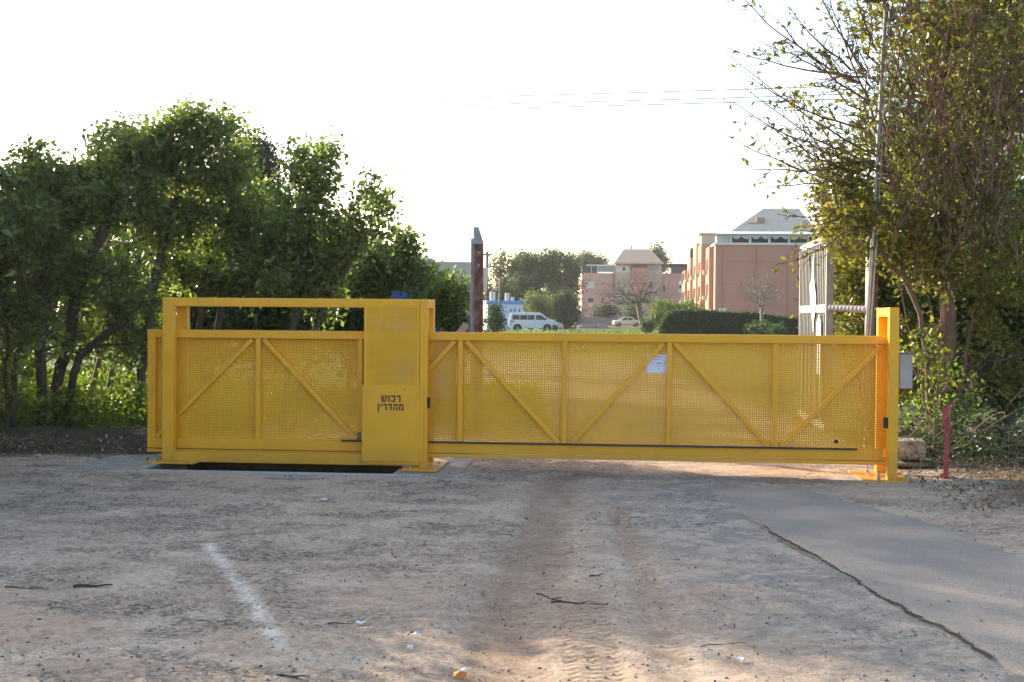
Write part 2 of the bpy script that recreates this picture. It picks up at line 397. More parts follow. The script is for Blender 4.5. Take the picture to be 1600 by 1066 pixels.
mb = MB(); mb.box((PU0 - .06, PV0 - .06, -.10), (PU1 + .35, PV0, .012)); mb.build('steel_edging', sm_, slab, bevel=.004)
mb = MB(); mb.box((PU0 - .06, PV0, -.10), (PU0, PV1, .03)); mb.build('steel_edging', sm_, slab, bevel=.004)

# ------------------------------------------------------------------ YELLOW PAINT
YEL = mat('yellow_paint', (.80, .385, .014), .38, 0, var=.05, scale=3.5, bump=.05, bscale=60, spec=.45)
def grime(mt, col=(.30, .19, .05), lo=.56, hi=.78, k=.45, sc=2.2):
    n = mt.node_tree.nodes; L = mt.node_tree.links; p = n['Principled BSDF']; old = p.inputs['Base Color'].links[0].from_socket
    tc = n.new('ShaderNodeTexCoord'); mp = n.new('ShaderNodeMapping'); mp.inputs['Scale'].default_value = (1.5, 1.5, .5); L.new(tc.outputs['Object'], mp.inputs[0])
    z = n.new('ShaderNodeTexNoise'); z.inputs['Scale'].default_value = sc; z.inputs['Detail'].default_value = 9; z.inputs['Roughness'].default_value = .75; L.new(mp.outputs[0], z.inputs[0])
    m1 = n.new('ShaderNodeMapRange'); m1.inputs[1].default_value = lo; m1.inputs[2].default_value = hi; m1.inputs[4].default_value = k; L.new(z.outputs[0], m1.inputs[0])
    sx = n.new('ShaderNodeSeparateXYZ'); L.new(tc.outputs['Object'], sx.inputs[0]); m2 = n.new('ShaderNodeMapRange'); m2.inputs[1].default_value = .30; m2.inputs[2].default_value = .0; m2.inputs[4].default_value = .8; L.new(sx.outputs[2], m2.inputs[0])
    m3 = n.new('ShaderNodeMath'); m3.operation = 'MULTIPLY'; L.new(m2.outputs[0], m3.inputs[0]); L.new(z.outputs[0], m3.inputs[1])
    m4 = n.new('ShaderNodeMath'); m4.operation = 'ADD'; m4.use_clamp = True; L.new(m1.outputs[0], m4.inputs[0]); L.new(m3.outputs[0], m4.inputs[1])
    x = n.new('ShaderNodeMix'); x.data_type = 'RGBA'; L.new(m4.outputs[0], x.inputs[0]); L.new(old, x.inputs[6]); x.inputs[7].default_value = (*col, 1); L.new(x.outputs[2], p.inputs['Base Color'])
grime(YEL)
YEL2 = mat('yellow_sheet', (.80, .395, .016), .45, 0, var=.05, scale=2.5, spec=.4)
BLK = mat('black_plastic', (.012, .012, .013), .5, var=.2)
STEEL = mat('bolt_steel', (.35, .36, .37), .4, .7, var=.15)

def perforated(name, u0, u1, z0, z1, v, parent, pitch=.0245, hole=.0090, th=.0025):
    nu = max(1, int(round((u1-u0)/pitch))); nz = max(1, int(round((z1-z0)/pitch)))
    pu = (u1-u0)/nu; pz = (z1-z0)/nz
    us = np.stack([u0 + pu*np.arange(nu) + (pu-hole)/2, u0 + pu*np.arange(nu) + (pu+hole)/2], 1).ravel()
    zs = np.stack([z0 + pz*np.arange(nz) + (pz-hole)/2, z0 + pz*np.arange(nz) + (pz+hole)/2], 1).ravel()
    us = np.concatenate([[u0], us, [u1]]); zs = np.concatenate([[z0], zs, [z1]])
    UU, ZZ = np.meshgrid(us, zs); n_, m_ = len(us), len(zs)
    idx = np.arange(n_*m_).reshape(m_, n_)
    q = np.stack([idx[:-1, :-1], idx[:-1, 1:], idx[1:, 1:], idx[1:, :-1]], -1)
    keep = np.ones((m_-1, n_-1), bool); keep[1::2, 1::2] = False
    q = q[keep]
    P0 = np.stack([UU.ravel(), np.full(UU.size, v), ZZ.ravel()], -1); P1 = P0 + [0, th, 0]
    off = len(P0)
    walls = []                                    # hole walls
    hi = idx[1:-1:2, 1:-1:2]; a = hi.ravel(); b = idx[1:-1:2, 2::2].ravel(); c = idx[2::2, 2::2].ravel(); d = idx[2::2, 1:-1:2].ravel()
    for s, t in ((a, b), (b, c), (c, d), (d, a)): walls.append(np.stack([s, t, t+off, s+off], -1))
    Fa = np.concatenate([q, q[:, ::-1] + off] + walls)
    return npmesh(name, np.concatenate([P0, P1]), Fa, YEL2, parent)

# ------------------------------------------------------------------ SLIDING GATE (leaf)
leaf = thing('sliding_gate', GO, 'long yellow sliding gate leaf of perforated sheet with diagonal braces', 'gate', rz=GA)
v0, v1 = .15, .25
uL = lu(230, v0); uR = lu(1405, v0)
zT = lz(514.7, v0, 230); zTb = zT - .092
zB = lz(697.5, v0, 1050)                       # bottom of the perforated field
zM = lz(714.5, v0, 1050); zBot = lz(726.5, v0, 1370)
fr = MB(); fr.box((uL, v0, zTb), (uR, v1, zT)); fr.build('top_rail', YEL, leaf, bevel=.004)
fr = MB(); fr.box((uL, v0, zM + .003), (uR - .16, v1, zB)); fr.build('bottom_rail', YEL, leaf, bevel=.004)
fr = MB(); fr.box((uL, v0 - .008, zBot), (uR - .16, v1 + .008, zM - .006)); fr.build('bottom_beam', YEL, leaf, bevel=.004)
for (a, b) in ((230.3, 243), (1391.5, 1404.5)):
    q = MB(); q.box((lu(a, v0), v0 + .002, zB if a < 300 else zBot), (lu(b, v0), v1 - .002, zTb)); q.build('end_post', YEL, leaf, bevel=.004)
ups = [402.5, 562, 719, 882, 1046, 1212]
for x in ups:
    c = lu(x, v0); q = MB(); q.box((c - .027, v0 + .01, zB), (c + .027, v0 + .07, zTb)); q.build('upright', YEL, leaf, bevel=.003)
def brace(xt, xb):
    a = lu(xt, v0, 540); b = lu(xb, v0, 690)
    q = MB(); q.bar((a, v0 + .045, zTb - .01), (b, v0 + .045, zB + .01), .048, .05); q.build('brace', YEL, leaf, bevel=.003)
for xt, xb in ((393, 243), (411, 556), (710, 568), (728, 873), (1037, 893), (1055, 1202), (1379, 1221)): brace(xt, xb)
perforated('perforated_sheet', lu(243, v0), lu(1391, v0), zB, zTb, v0 + .075, leaf)
q = MB(); q.box((lu(534, v0), v0 - .03, zB - .006), (lu(1340, v0), v0 - .0005, zB + .014)); q.build('gear_rack', mat('rack_steel', (.05, .05, .045), .6, .3, var=.3, scale=20), leaf)
kn = gl(1308, 691, v0)
q = MB(); q.tube([(kn[0], v0 + .05, kn[1]), (kn[0], v0 + .077, kn[1])], .02, 12); q.build('bolt', BLK, leaf)

# ------------------------------------------------------------------ HOUSING (guide frame + motor cabinet)
hs = thing('gate_housing', GO, 'yellow tube guide frame with a motor cabinet and perforated guard round the gate', 'gate frame', rz=GA)
D = .45; T = .10
uA0, uA1 = lu(253.5, 0), lu(270.5, 0); uC0, uC1 = lu(655.5, 0), lu(667.5, 0)
zt = lz(466, 0, 460); ztb = zt - .098
zb1 = lz(705.3, 0, 300); zb0 = lz(722, 0, 300)
for nm, vv in (('front_frame', 0), ('rear_frame', D)):
    for (a, b) in ((uA0, uA1), (uC0 if vv == 0 else uC0 + .0, uC1)):
        q = MB(); q.box((a, vv, .022 if a < -2 else .012), (b, vv + T, zt)); q.build('post', YEL, hs, bevel=.004)
    q = MB(); q.box((uA1, vv + .002, ztb), (uC0, vv + T - .002, zt - .002)); q.build('top_rail', YEL, hs, bevel=.004)
    if vv == 0:
        q = MB(); q.box((uA1, vv + .002, zb0), (uC0, vv + T - .002, zb1)); q.build('bottom_rail', YEL, hs, bevel=.004)
for (a, b) in ((uC0, uC1), (uA0, uA1)):
    q = MB(); q.box((a + .003, T, zt - .10), (b - .003, D, zt - .003)); q.build('cross_rail', YEL, hs, bevel=.004)
for (a, b, zz) in ((lu(229, -.19), lu(303, -.19), .034), (lu(628, -.30), lu(683, -.30), .014)):
    q = MB(); q.box((a, -.19 if a < -2 else -.30, zz - .010), (b, D + T + .15, zz + .010)); bpz = q.build('base_plate', YEL, hs, bevel=.003)
    for (bu, bv) in ((a + .06, -.12), (b - .06, -.12), (a + .06, .3), (b - .06, .3)):
        q = MB(); q.tube([(bu, bv, zz + .003), (bu, bv, zz + .022)], .016, 6); q.tube([(bu, bv, zz + .022), (bu, bv, zz + .04)], .008, 8); q.build('anchor_bolt', STEEL, bpz)
# guard and cabinet
vg = -.006
uG0, uG1 = lu(568.5, vg), uC0 - .004
zG1, zG0 = zt - .004, lz(602, vg, 611)
perforated('perforated_guard', uG0 + .03, uG1 - .02, zG0, zG1 - .07, vg, hs)
q = MB(); q.box((uG0, vg, zG0), (uG0 + .03, vg + .03, zG1)); q.box((uG1 - .02, vg, zG0), (uG1, vg + .03, zG1)); q.box((uG0 + .03, vg, zG1 - .07), (uG1 - .02, vg + .03, zG1))
q.build('guard_border', YEL2, hs)
q = MB(); q.box((uG0, .03, zG0), (uG0 + .003, .13, zG1 - .1)); q.build('guard_side', YEL2, hs)
vc_ = -.035
uK0, uK1 = lu(565.8, vc_), lu(655.5, vc_); zK1, zK0 = lz(602, vc_, 611), lz(721.5, vc_, 600)
cab = MB().box((uK0, vc_, zK0), (uK1, .12, zK1)).build('cabinet', YEL, hs, bevel=.005)
MB().box((uK0 + .02, vc_ + .01, zK0 - .03), (uK1, .11, zK0 - .001)).build('cabinet_plinth', YEL, cab)
MB().box((uC0 - .004, vc_ + .016, zK0), (uC0 + .05, -.001, zK1 - .01)).build('cabinet_flange', YEL, cab, bevel=.003)
tb = gl(633, 609, vc_); MB().tube([(tb[0], vc_ - .004, tb[1]), (tb[0], vc_, tb[1])], .006, 8).build('lock', BLK, cab)
S_ = .21
def rc(x0, x1, y0, y1): return [(x0, y0), (x1, y0), (x1, y1), (x0, y1)]
GLY = {'resh': (.68, [rc(0, .68-S_, 1-S_, 1), [(.68-S_, 0), (.68, 0), (.68, .86), (.60, 1), (.68-S_, 1)]]),
       'kaf': (.68, [rc(0, .68-S_, 1-S_, 1), rc(0, .68-S_, 0, S_), [(.68-S_, 0), (.6, 0), (.68, .14), (.68, .86), (.60, 1), (.68-S_, 1)]]),
       'vav': (.24, [[(.03, 0), (.24, 0), (.24, 1), (0, 1), (0, .82), (.03, .82)]]),
       'shin': (.92, [[(.0, 1), (.06, 0), (.27, 0), (.21, 1)], [(.71, 1), (.65, S_), (.60, 0), (.80, .05), (.92, 1)], rc(.27, .60, 0, S_), [(.36, 1), (.33, .50), (.268, .46), (.276, .30), (.45, .38), (.57, 1)]]),
       'mem': (.80, [[(.80-S_, 0), (.80, 0), (.80, .84), (.70, 1), (.80-S_, 1)], rc(.34, .80-S_, 1-S_, 1), rc(.40, .80-S_, 0, S_), [(.0, 1), (.10, .60), (.0, 0), (.20, 0), (.30, .62), (.34, .79), (.34, 1), (.25, .92), (.2, 1)]]),
       'he': (.72, [rc(0, .72-S_, 1-S_, 1), [(.72-S_, 0), (.72, 0), (.72, .86), (.64, 1), (.72-S_, 1)], rc(.03, .03+S_, 0, .62)]),
       'dalet': (.70, [rc(0, .40, 1-S_, 1), rc(.40, .40+S_, 0, 1), rc(.40+S_, .70, 1-S_, 1)]),
       'yod': (.24, [[(.03, .5), (.24, .5), (.24, 1), (0, 1), (0, .82), (.03, .82)]]),
       'nun_sofit': (.24, [[(.03, -.28), (.24, -.28), (.24, 1), (0, 1), (0, .82), (.03, .82)]])}
def lettering(names, pxl, pxr, pyt, pyb):                 # names run left to right
    tot = sum(GLY[k][0] for k in names) + .17 * (len(names) - 1); L_, R_ = gl(pxl, pyt, vc_), gl(pxr, pyb, vc_)
    kx = (R_[0] - L_[0]) / tot; kz = L_[1] - R_[1]; x = 0
    for k in names:
        q = MB()
        for pl_ in GLY[k][1]: q.prism([(L_[0] + (x + a_) * kx, R_[1] + b_ * kz) for a_, b_ in pl_], vc_ - .0022, vc_ - .0004)
        q.build('letter', BLK, cab); x += GLY[k][0] + .17
lettering(['shin', 'vav', 'kaf', 'resh'], 595.5, 626, 617.6, 628.4)
lettering(['nun_sofit', 'yod', 'resh', 'dalet', 'he', 'mem'], 590, 630.5, 631, 641.5)
# photocell on the housing post and latch
s0 = gl(667.5, 629.5, .02); MB().box((s0[0], .0, s0[1] - .06), (s0[0] + .03, .05, s0[1] + .06)).build('photocell', BLK, hs, bevel=.008)
s1 = gl(561.5, 681, .02); MB().box((s1[0] - .02, .0, s1[1] - .045), (s1[0] + .012, .04, s1[1] + .04)).build('latch', mat('latch_steel', (.12, .11, .11), .5, .5), hs, bevel=.006)

# ------------------------------------------------------------------ CATCH POST at the right
cp = thing('catch_post', GO, 'short yellow double post on a base plate receiving the end of the gate', 'gate post', rz=GA)
u0c, u1c = lu(1388.8, 0, 600), lu(1404, 0, 600); zc = lz(480.5, 0, 1396); zg = lz(750, 0, 1396)
VD = .62
for vv in (0, VD):
    MB().box((u0c, vv, zg), (u1c, vv + .11, zc)).build('post', YEL, cp, bevel=.004)
MB().box((u0c + .002, .11, zc - .10), (u1c - .002, VD, zc - .002)).build('top_bar', YEL, cp, bevel=.004)
MB().box((u1c - .012, .11, .25), (u1c - .004, VD, zc - .10)).build('closing_plate', YEL, cp)
pb = MB().box((u0c - .28, -.10, zg - .02), (u1c + .16, VD + .20, zg)).build('base_plate', YEL, cp, bevel=.003)
for (bu, bv) in ((u0c - .10, -.04), (u1c + .11, -.04), (u0c - .10, VD), (u1c + .11, VD)):
    MB().tube([(bu, bv, zg), (bu, bv, zg + .03)], .02, 6).tube([(bu, bv, zg + .03), (bu, bv, zg + .10)], .009, 8).build('anchor_bolt', STEEL, pb)
s2 = gl(1379, 661, .03); MB().box((u0c - .045, .01, s2[1] - .055), (u0c, .06, s2[1] + .06)).build('photocell', BLK, cp, bevel=.008)
MB().box((u0c - .03, .30, .10), (u0c + .04, .42, .20)).build('guide_block', YEL, cp, bevel=.01)
pf = thing('post_footing', (0, 0, 0), 'rough pale concrete pad under the short yellow catch post', 'footing')
cpt = GO + gu * (u0c - .05) + gn * .15
ring = []
mbf = MB(); NR = 28
ctr = (cpt.x, cpt.y, zg - .024); vs = [ctr]
for k in range(NR):
    t = 2*math.pi*k/NR; rr = 1 + .12*math.sin(3*t+1) + .07*math.sin(7*t)
    vs.append((cpt.x + .62*rr*math.cos(t), cpt.y + .42*rr*math.sin(t), zg - .03))
for k in range(NR):
    t = 2*math.pi*k/NR; rr = 1.12 + .12*math.sin(3*t+1) + .07*math.sin(7*t)
    vs.append((cpt.x + .62*rr*math.cos(t), cpt.y + .42*rr*math.sin(t), zg - .12))
fs = [(0, 1+k, 1+(k+1) % NR) for k in range(NR)] + [(1+k, 1+NR+k, 1+NR+(k+1) % NR, 1+(k+1) % NR) for k in range(NR)]
mbf.poly(vs, fs).build('pad', cm_, pf, smooth=False)

# paper notice tied behind the brace
nl, nr_ = gl(1010.5, 554, v0 + .071), gl(1043.5, 583, v0 + .071)
no = thing('paper_notice', GO, 'white paper notice with printed lines fixed behind a brace of the sliding gate', 'notice', rz=GA)
MB().box((nl[0], v0 + .0715, nr_[1]), (nr_[0], v0 + .0735, nl[1])).build('sheet', mat('paper', (.72, .74, .86), .6, var=.03), no)
W_ = nr_[0] - nl[0]; H_ = nl[1] - nr_[1]
for (fx0, fx1, fy, th) in ((.35, .75, .11, .035), (.3, .66, .26, .03), (.25, .42, .46, .045), (.45, .72, .47, .055), (.8, .92, .47, .04), (.42, .7, .63, .02), (.55, .62, .78, .07)):
    x = nl[0] + fx0 * W_; q = MB(); top = []; bot = []
    while x < nl[0] + fx1 * W_:
        hh = th * H_ * random.uniform(.25, .6); top.append((x, v0 + .0706, nl[1] - fy * H_ + hh)); bot.append((x, v0 + .0706, nl[1] - fy * H_ - hh)); x += .006
    k = len(top); q.poly(top + bot, [(i, i + k, i + k + 1, i + 1) for i in range(k - 1)]); q.build('print_line', mat('ink', (.22, .25, .38), .7), no)

# grey control box on the catch post
b0, b1 = gl(1404.5, 553, .55), gl(1424, 607, .55)
bx_ = thing('control_box', GO, 'small pale grey metal box mounted beside the yellow catch post', 'control box', rz=GA)
mbx = MB().box((b0[0] + .0, .50, b1[1]), (b1[0], .66, b0[1])).build('case', mat('grey_box', (.36, .35, .38), .6, col2=(.46, .45, .47), scale=7), bx_, bevel=.006)
MB().box((b0[0] - .01, .49, b0[1]), (b1[0] + .02, .68, b0[1] + .012)).build('lid', mat('box_lid', (.10, .10, .11), .6), bx_)
MB().box((b0[0] - .06, .54, -.1), (b0[0] - .0, .6, b0[1])).build('post', STEEL, bx_)
# ================================================================== VEGETATION TOOLS
def leaf_mesh(name, P, size, material, parent=None, aspect=.5, droop=.25, rnd=None, fold=.15, upbias=0.0):
    n_ = len(P); a = rng.normal(size=(n_, 3)); a[:, 2] = a[:, 2] * .8 - droop; a /= np.linalg.norm(a, axis=1)[:, None]
    r_ = rng.normal(size=(n_, 3)); r_[:, 2] += upbias; b = np.cross(a, r_); b /= np.linalg.norm(b, axis=1)[:, None] + 1e-9
    nn = np.cross(a, b); Ls = size * rng.uniform(.6, 1.3, n_)[:, None]; W = Ls * aspect / 2
    V = np.stack([P, P + a*Ls*.45 + b*W + nn*Ls*fold, P + a*Ls, P + a*Ls*.45 - b*W + nn*Ls*fold], 1).reshape(-1, 3)
    i = np.arange(n_)[:, None] * 4
    F_ = np.concatenate([i + [0, 1, 2], i + [0, 2, 3]], 1).reshape(-1, 3)
    if rnd is None: rnd = rng.random(n_)
    return npmesh(name, V, F_, material, parent, rnd=np.repeat(rnd, 2))

def blob_points(blobs, n_, shell=.55):
    vol = np.array([b[3]*b[4]*b[5]*(b[6] if len(b) > 6 else 1) for b in blobs]); pr = vol / vol.sum(); k = rng.choice(len(blobs), n_, p=pr)
    d = rng.normal(size=(n_, 3)); d /= np.linalg.norm(d, axis=1)[:, None]
    r_ = rng.random(n_) ** (1 / 3.) ; r_ = np.where(rng.random(n_) < shell, .72 + .32 * rng.random(n_) + .25 * rng.random(n_) ** 4, r_)
    B = np.array([b[:6] for b in blobs])[k]
    return B[:, :3] + d * r_[:, None] * B[:, 3:6]

def grow(trunks, tips, seg=.28, jit=.05, wlen=.35, sag=.0):
    cap_ = 60000; N = np.zeros((cap_, 3)); par = np.full(cap_, -1); pl = np.zeros(cap_); ok = np.zeros(cap_, bool); c = 0
    for tr in trunks:
        tr = [np.array(q, float) for q in tr]; prev = -1
        for a, b in zip(tr[:-1], tr[1:]):
            kk = max(1, int(np.linalg.norm(b-a)/seg))
            for s in range(kk):
                if prev >= 0 and s == 0 : pass
                P = a + (b-a)*s/kk + (rng.normal(size=3)*jit*.5 if prev >= 0 else 0)
                N[c] = P; par[c] = prev; pl[c] = pl[prev] + np.linalg.norm(P-N[prev]) if prev >= 0 else 0; ok[c] = P[2] > tr[0][2] + .28*(tr[-1][2]-tr[0][2]); prev = c; c += 1
        N[c] = tr[-1]; par[c] = prev; pl[c] = pl[prev]; ok[c] = True; c += 1
    ctr = N[:c].mean(0); order = np.argsort(np.linalg.norm(tips - N[c-1], axis=1)); tipid = []
    for t in order:
        T_ = tips[t]; d = np.linalg.norm(N[:c] - T_, axis=1) + wlen * pl[:c] + np.where(ok[:c], 0, 50) + np.maximum(0, N[:c, 2] - T_[2]) * .5
        q = int(np.argmin(d)); dist = np.linalg.norm(T_ - N[q]); kk = max(1, int(dist/seg)); prev = q; base = N[q].copy()
        bend = rng.normal(size=3) * dist * .07; bend[2] -= sag * dist
        for s in range(1, kk+1):
            f = s/kk; P = base + (T_-base)*f + bend*math.sin(math.pi*f) + (rng.normal(size=3)*jit if s < kk else 0)
            if c >= cap_: break
            N[c] = P; par[c] = prev; pl[c] = pl[prev] + dist/kk; ok[c] = True; prev = c; c += 1
        tipid.append(prev)
    return N[:c], par[:c], np.array(tipid)

def radii(N, par, r0=.004, rt=.1, e=2.2):
    a = np.zeros(len(N)); ch = np.zeros(len(N), bool); ch[par[par >= 0]] = True; a[~ch] = 1
    for i in range(len(N)-1, -1, -1):
        if par[i] >= 0: a[par[i]] += a[i]
    r_ = a ** (1/e); r_ = r0 + (r_ - 1) / max(1e-6, (r_.max() - 1)) * (rt - r0)
    return r_
def limb_mesh(name, N, par, r_, material, parent, n_=6):
    c = np.nonzero(par >= 0)[0]; p_ = par[c]; d = N[c] - N[p_]; L_ = np.linalg.norm(d, axis=1)[:, None] + 1e-9; d = d / L_
    ref = np.where(np.abs(d[:, 2:3]) > .9, [[1., .1, 0]], [[0., .1, 1.]]); a = np.cross(d, ref); a /= np.linalg.norm(a, axis=1)[:, None]; b = np.cross(d, a)
    t = 2*np.pi*np.arange(n_)/n_; ring = a[:, None, :]*np.cos(t)[None, :, None] + b[:, None, :]*np.sin(t)[None, :, None]
    rp_ = np.minimum(r_[p_], r_[c]*1.5 + .004)
    A0 = (N[p_] - d * rp_[:, None] * .3)[:, None, :] + ring*rp_[:, None, None]; A1 = (N[c] + d * r_[c][:, None] * .3)[:, None, :] + ring*r_[c][:, None, None]
    V = np.concatenate([A0, A1], 1).reshape(-1, 3); i = (np.arange(len(c))*2*n_)[:, None]; k = np.arange(n_); k2 = (k+1) % n_
    F_ = np.stack([i+k, i+k2, i+n_+k2, i+n_+k], -1).reshape(-1, 4)
    return npmesh(name, V, F_, material, parent, smooth=True)

BARK = mat('bark_dark', (.045, .036, .028), .9, col2=(.10, .082, .065), scale=9, bump=.6, bscale=25, stretch=(1, 1, .3))
BARK2 = mat('bark_brown', (.10, .060, .038), .9, col2=(.22, .13, .085), scale=9, bump=.6, bscale=25, stretch=(1, 1, .3))
BARK3 = mat('bark_grey', (.17, .14, .115), .9, col2=(.30, .25, .21), scale=9, bump=.5, bscale=25)

def make_tree(name, label, cat, base, blobs, ntips, nleaf, lsize, lmat, bark, rt=.09, group=None, trunks=None, spread=.16, aspect=.5, r0=.004, seg=.28, shell=.55, droop=.25, wlen=.35, jit=.05, bare=None, upbias=0.0):
    b = Vector(base); t = thing(name, b, label, cat, group)
    bl = [(x-b.x, y-b.y, z-b.z, *rest) for (x, y, z, *rest) in blobs]
    tips = blob_points(bl, ntips, shell); tips[:, 2] = np.maximum(tips[:, 2], .25)
    if trunks is None:
        c = np.mean([q[:3] for q in bl], 0); trunks = [[(0, 0, -.15), (c[0]*.25, c[1]*.25, c[2]*.45), (c[0]*.8, c[1]*.8, c[2]*.95)]]
    N, par, tp = grow(trunks, tips, seg=seg, wlen=wlen, jit=jit); rr = radii(N, par, r0, rt)
    limb_mesh('trunk', N, par, rr, bark, t, 6)
    if nleaf:
        # leaves along the outer twigs
        src = tp if bare is None else tp[rng.random(len(tp)) < bare(N[tp] + np.array(b))]
        k = rng.choice(src, nleaf); u = rng.random(nleaf)[:, None]; pp = par[k]; pp = np.where(pp < 0, k, pp)
        P = N[k]*(1-u) + N[pp]*u + rng.normal(size=(nleaf, 3))*spread
        # clumped tone per twig
        tone = (np.sin(k*12.9898)*43758.5453) % 1.0
        leaf_mesh('crown', P, lsize, lmat, t, aspect=aspect, droop=droop, rnd=np.clip(.55*rng.random(nleaf) + .45*tone, 0, 1), upbias=upbias)
    return t
def PB(px, py, rx, rz, Y, ry=None, w_=1):        # crown lobe seen at a pixel, at its own distance
    x, z = XZ(px, py, Y); k = Y / FPX; return (x, Y, z, rx*k, (ry if ry is not None else rx*k), rz*k, w_)
def GB(px, Y):
    x = at(px, 600, Y).x; return (x, Y, Zat(x, Y) - .02)

LF_A = leafmat('citrus_leaf', (.028, .050, .019), (.175, .205, .072), .46, .28, c3=(.18, .20, .05), tcol=(2.1, 2.4, .9))
LF_B = leafmat('thicket_leaf', (.016, .036, .012), (.045, .085, .022), .36, .45)
LF_C = leafmat('olive_leaf', (.036, .052, .016), (.20, .195, .052), .40, .36, c3=(.35, .22, .03), tcol=(2.0, 2.0, .6))
LF_D = leafmat('fresh_leaf', (.07, .11, .018), (.17, .20, .03), .45, .5, c3=(.34, .30, .05))
LF_E = leafmat('dry_leaf', (.09, .065, .025), (.15, .15, .04), .35, .45, c3=(.20, .10, .04))
LF_F = leafmat('far_leaf', (.024, .038, .017), (.062, .082, .030), .3, .6)
LF_G = leafmat('far_dark_leaf', (.022, .038, .020), (.04, .06, .028), .2, .6)

# ------------------------------------------------------------------ LEFT TREES, front row
def ltr(label, bpx, Y, lobes, trunks=None, nt=420, nl=15000, ls=.10, rt=.07, **kw):
    nl = int(nl * .62); nt = int(nt * .85)
    base = GB(bpx, Y); bl = []
    for (a, b_, rx, rz, dy, ry) in lobes:
        for k in range(9):
            an = rng.uniform(0, 6.28); ra = rng.uniform(.1, .9) ** .6; kk = rng.uniform(.24, .46)
            bl.append(PB(a + rx*ra*math.cos(an), b_ + rz*ra*math.sin(an), rx*kk, rz*kk*.85, Y + dy + rng.uniform(-.7, .7)*ry, ry*.42))
        bl.append(PB(a, b_ + rz*.1, rx*.72, rz*.66, Y + dy, ry*.6, .75))
    if trunks:
        tt = []
        for tr in trunks:
            tt.append([(lambda q: (q[0]-base[0], q[1]-base[1], q[2]-base[2]))((at(px, py, Y + dy).x, Y + dy, at(px, py, Y + dy).z)) for (px, py, dy) in tr])
        for tr in tt: tr[0] = (tr[0][0], tr[0][1], -.15)
        trunks = tt
    return make_tree('leafy_tree', label, 'tree', base, bl, nt, nl, ls, LF_A, BARK, rt=rt, trunks=trunks, seg=.22, spread=.095, group='leafy trees in the row left of the gate', **kw)
ltr('leafy dark green tree at the far left edge with two thin stems', 12, 17.6, [(20, 330, 85, 85, 0, .9), (-30, 430, 60, 90, .2, .7), (25, 500, 40, 60, 0, .5), (5, 590, 34, 50, .1, .4)], [[(12, 700, 0), (8, 600, 0), (15, 480, 0), (20, 380, 0)], [(22, 700, .1), (24, 620, 0), (35, 500, .1)]], nl=15000, rt=.035)
ltr('leafy tree whose straight dark trunk shares its foot with a leaning trunk', 66, 18.0, [(75, 325, 75, 85, 0, .9), (120, 290, 50, 55, .3, .7), (60, 440, 60, 50, .4, .7), (125, 520, 40, 34, .3, .4)], [[(66, 696, 0), (62, 600, 0), (64, 500, 0), (68, 400, 0), (85, 330, 0)]], nl=15000, rt=.075)
ltr('leafy tree on a thick trunk leaning right with forked low limbs', 78, 18.3, [(190, 290, 75, 80, 0, .9), (230, 235, 50, 50, .2, .7), (170, 420, 80, 60, 0, .8), (185, 520, 46, 40, .3, .5)], [[(78, 690, 0), (95, 600, 0), (112, 520, 0), (125, 440, 0), (170, 340, 0)], [(95, 600, 0), (125, 555, -.2), (190, 510, -.3), (240, 455, -.2)]], nl=16000, rt=.085)
ltr('tallest leafy tree of the row rising above the left end of the housing', 215, 18.8, [(285, 225, 78, 65, 0, .9), (340, 250, 50, 60, .2, .7), (260, 330, 70, 80, 0, .8), (245, 195, 38, 32, 0, .4), (225, 470, 40, 50, .2, .5)], [[(216, 690, 0), (222, 600, 0), (232, 480, 0), (255, 380, 0), (280, 280, 0)]], nl=17000, rt=.07, nt=460)
ltr('leafy tree standing behind the left half of the yellow housing', 335, 19.2, [(370, 300, 65, 75, 0, .8), (400, 380, 60, 80, -.2, .8), (320, 400, 60, 70, 0, .7), (375, 240, 40, 30, 0, .4)], [[(320, 690, 0), (330, 580, 0), (350, 460, 0), (368, 360, 0)], [(330, 690, .2), (310, 560, .2), (312, 460, 0)]], nl=16000, rt=.06)
ltr('leafy tree with an airy pointed top behind the middle of the housing', 455, 18.4, [(490, 265, 50, 62, 0, .6), (500, 350, 80, 70, 0, .8), (580, 330, 42, 70, 0, .5), (470, 430, 75, 60, 0, .8), (520, 225, 28, 24, 0, .3)], [[(440, 690, 0), (450, 560, 0), (470, 450, 0), (485, 350, 0), (490, 290, 0)], [(450, 560, 0), (505, 470, 0), (560, 380, 0)]], nl=15500, rt=.06, nt=480)
ltr('low spreading leafy tree behind the motor cabinet with drooping right side', 590, 22.0, [(595, 412, 62, 42, 0, .7), (655, 428, 46, 30, 0, .5), (560, 440, 50, 45, 0, .6), (620, 385, 38, 30, 0, .4), (652, 492, 16, 26, 0, .3)], [[(590, 690, 0), (592, 580, 0), (600, 480, 0)]], nl=12000, rt=.05, nt=330)
ltr('small leafy tree just left of the rusty post', 706, 22.5, [(705, 445, 32, 36, 0, .5), (690, 490, 40, 40, 0, .5), (722, 500, 22, 40, 0, .4)], [[(706, 660, 0), (706, 560, 0), (705, 470, 0)]], nl=5500, rt=.04, nt=160, ls=.095)
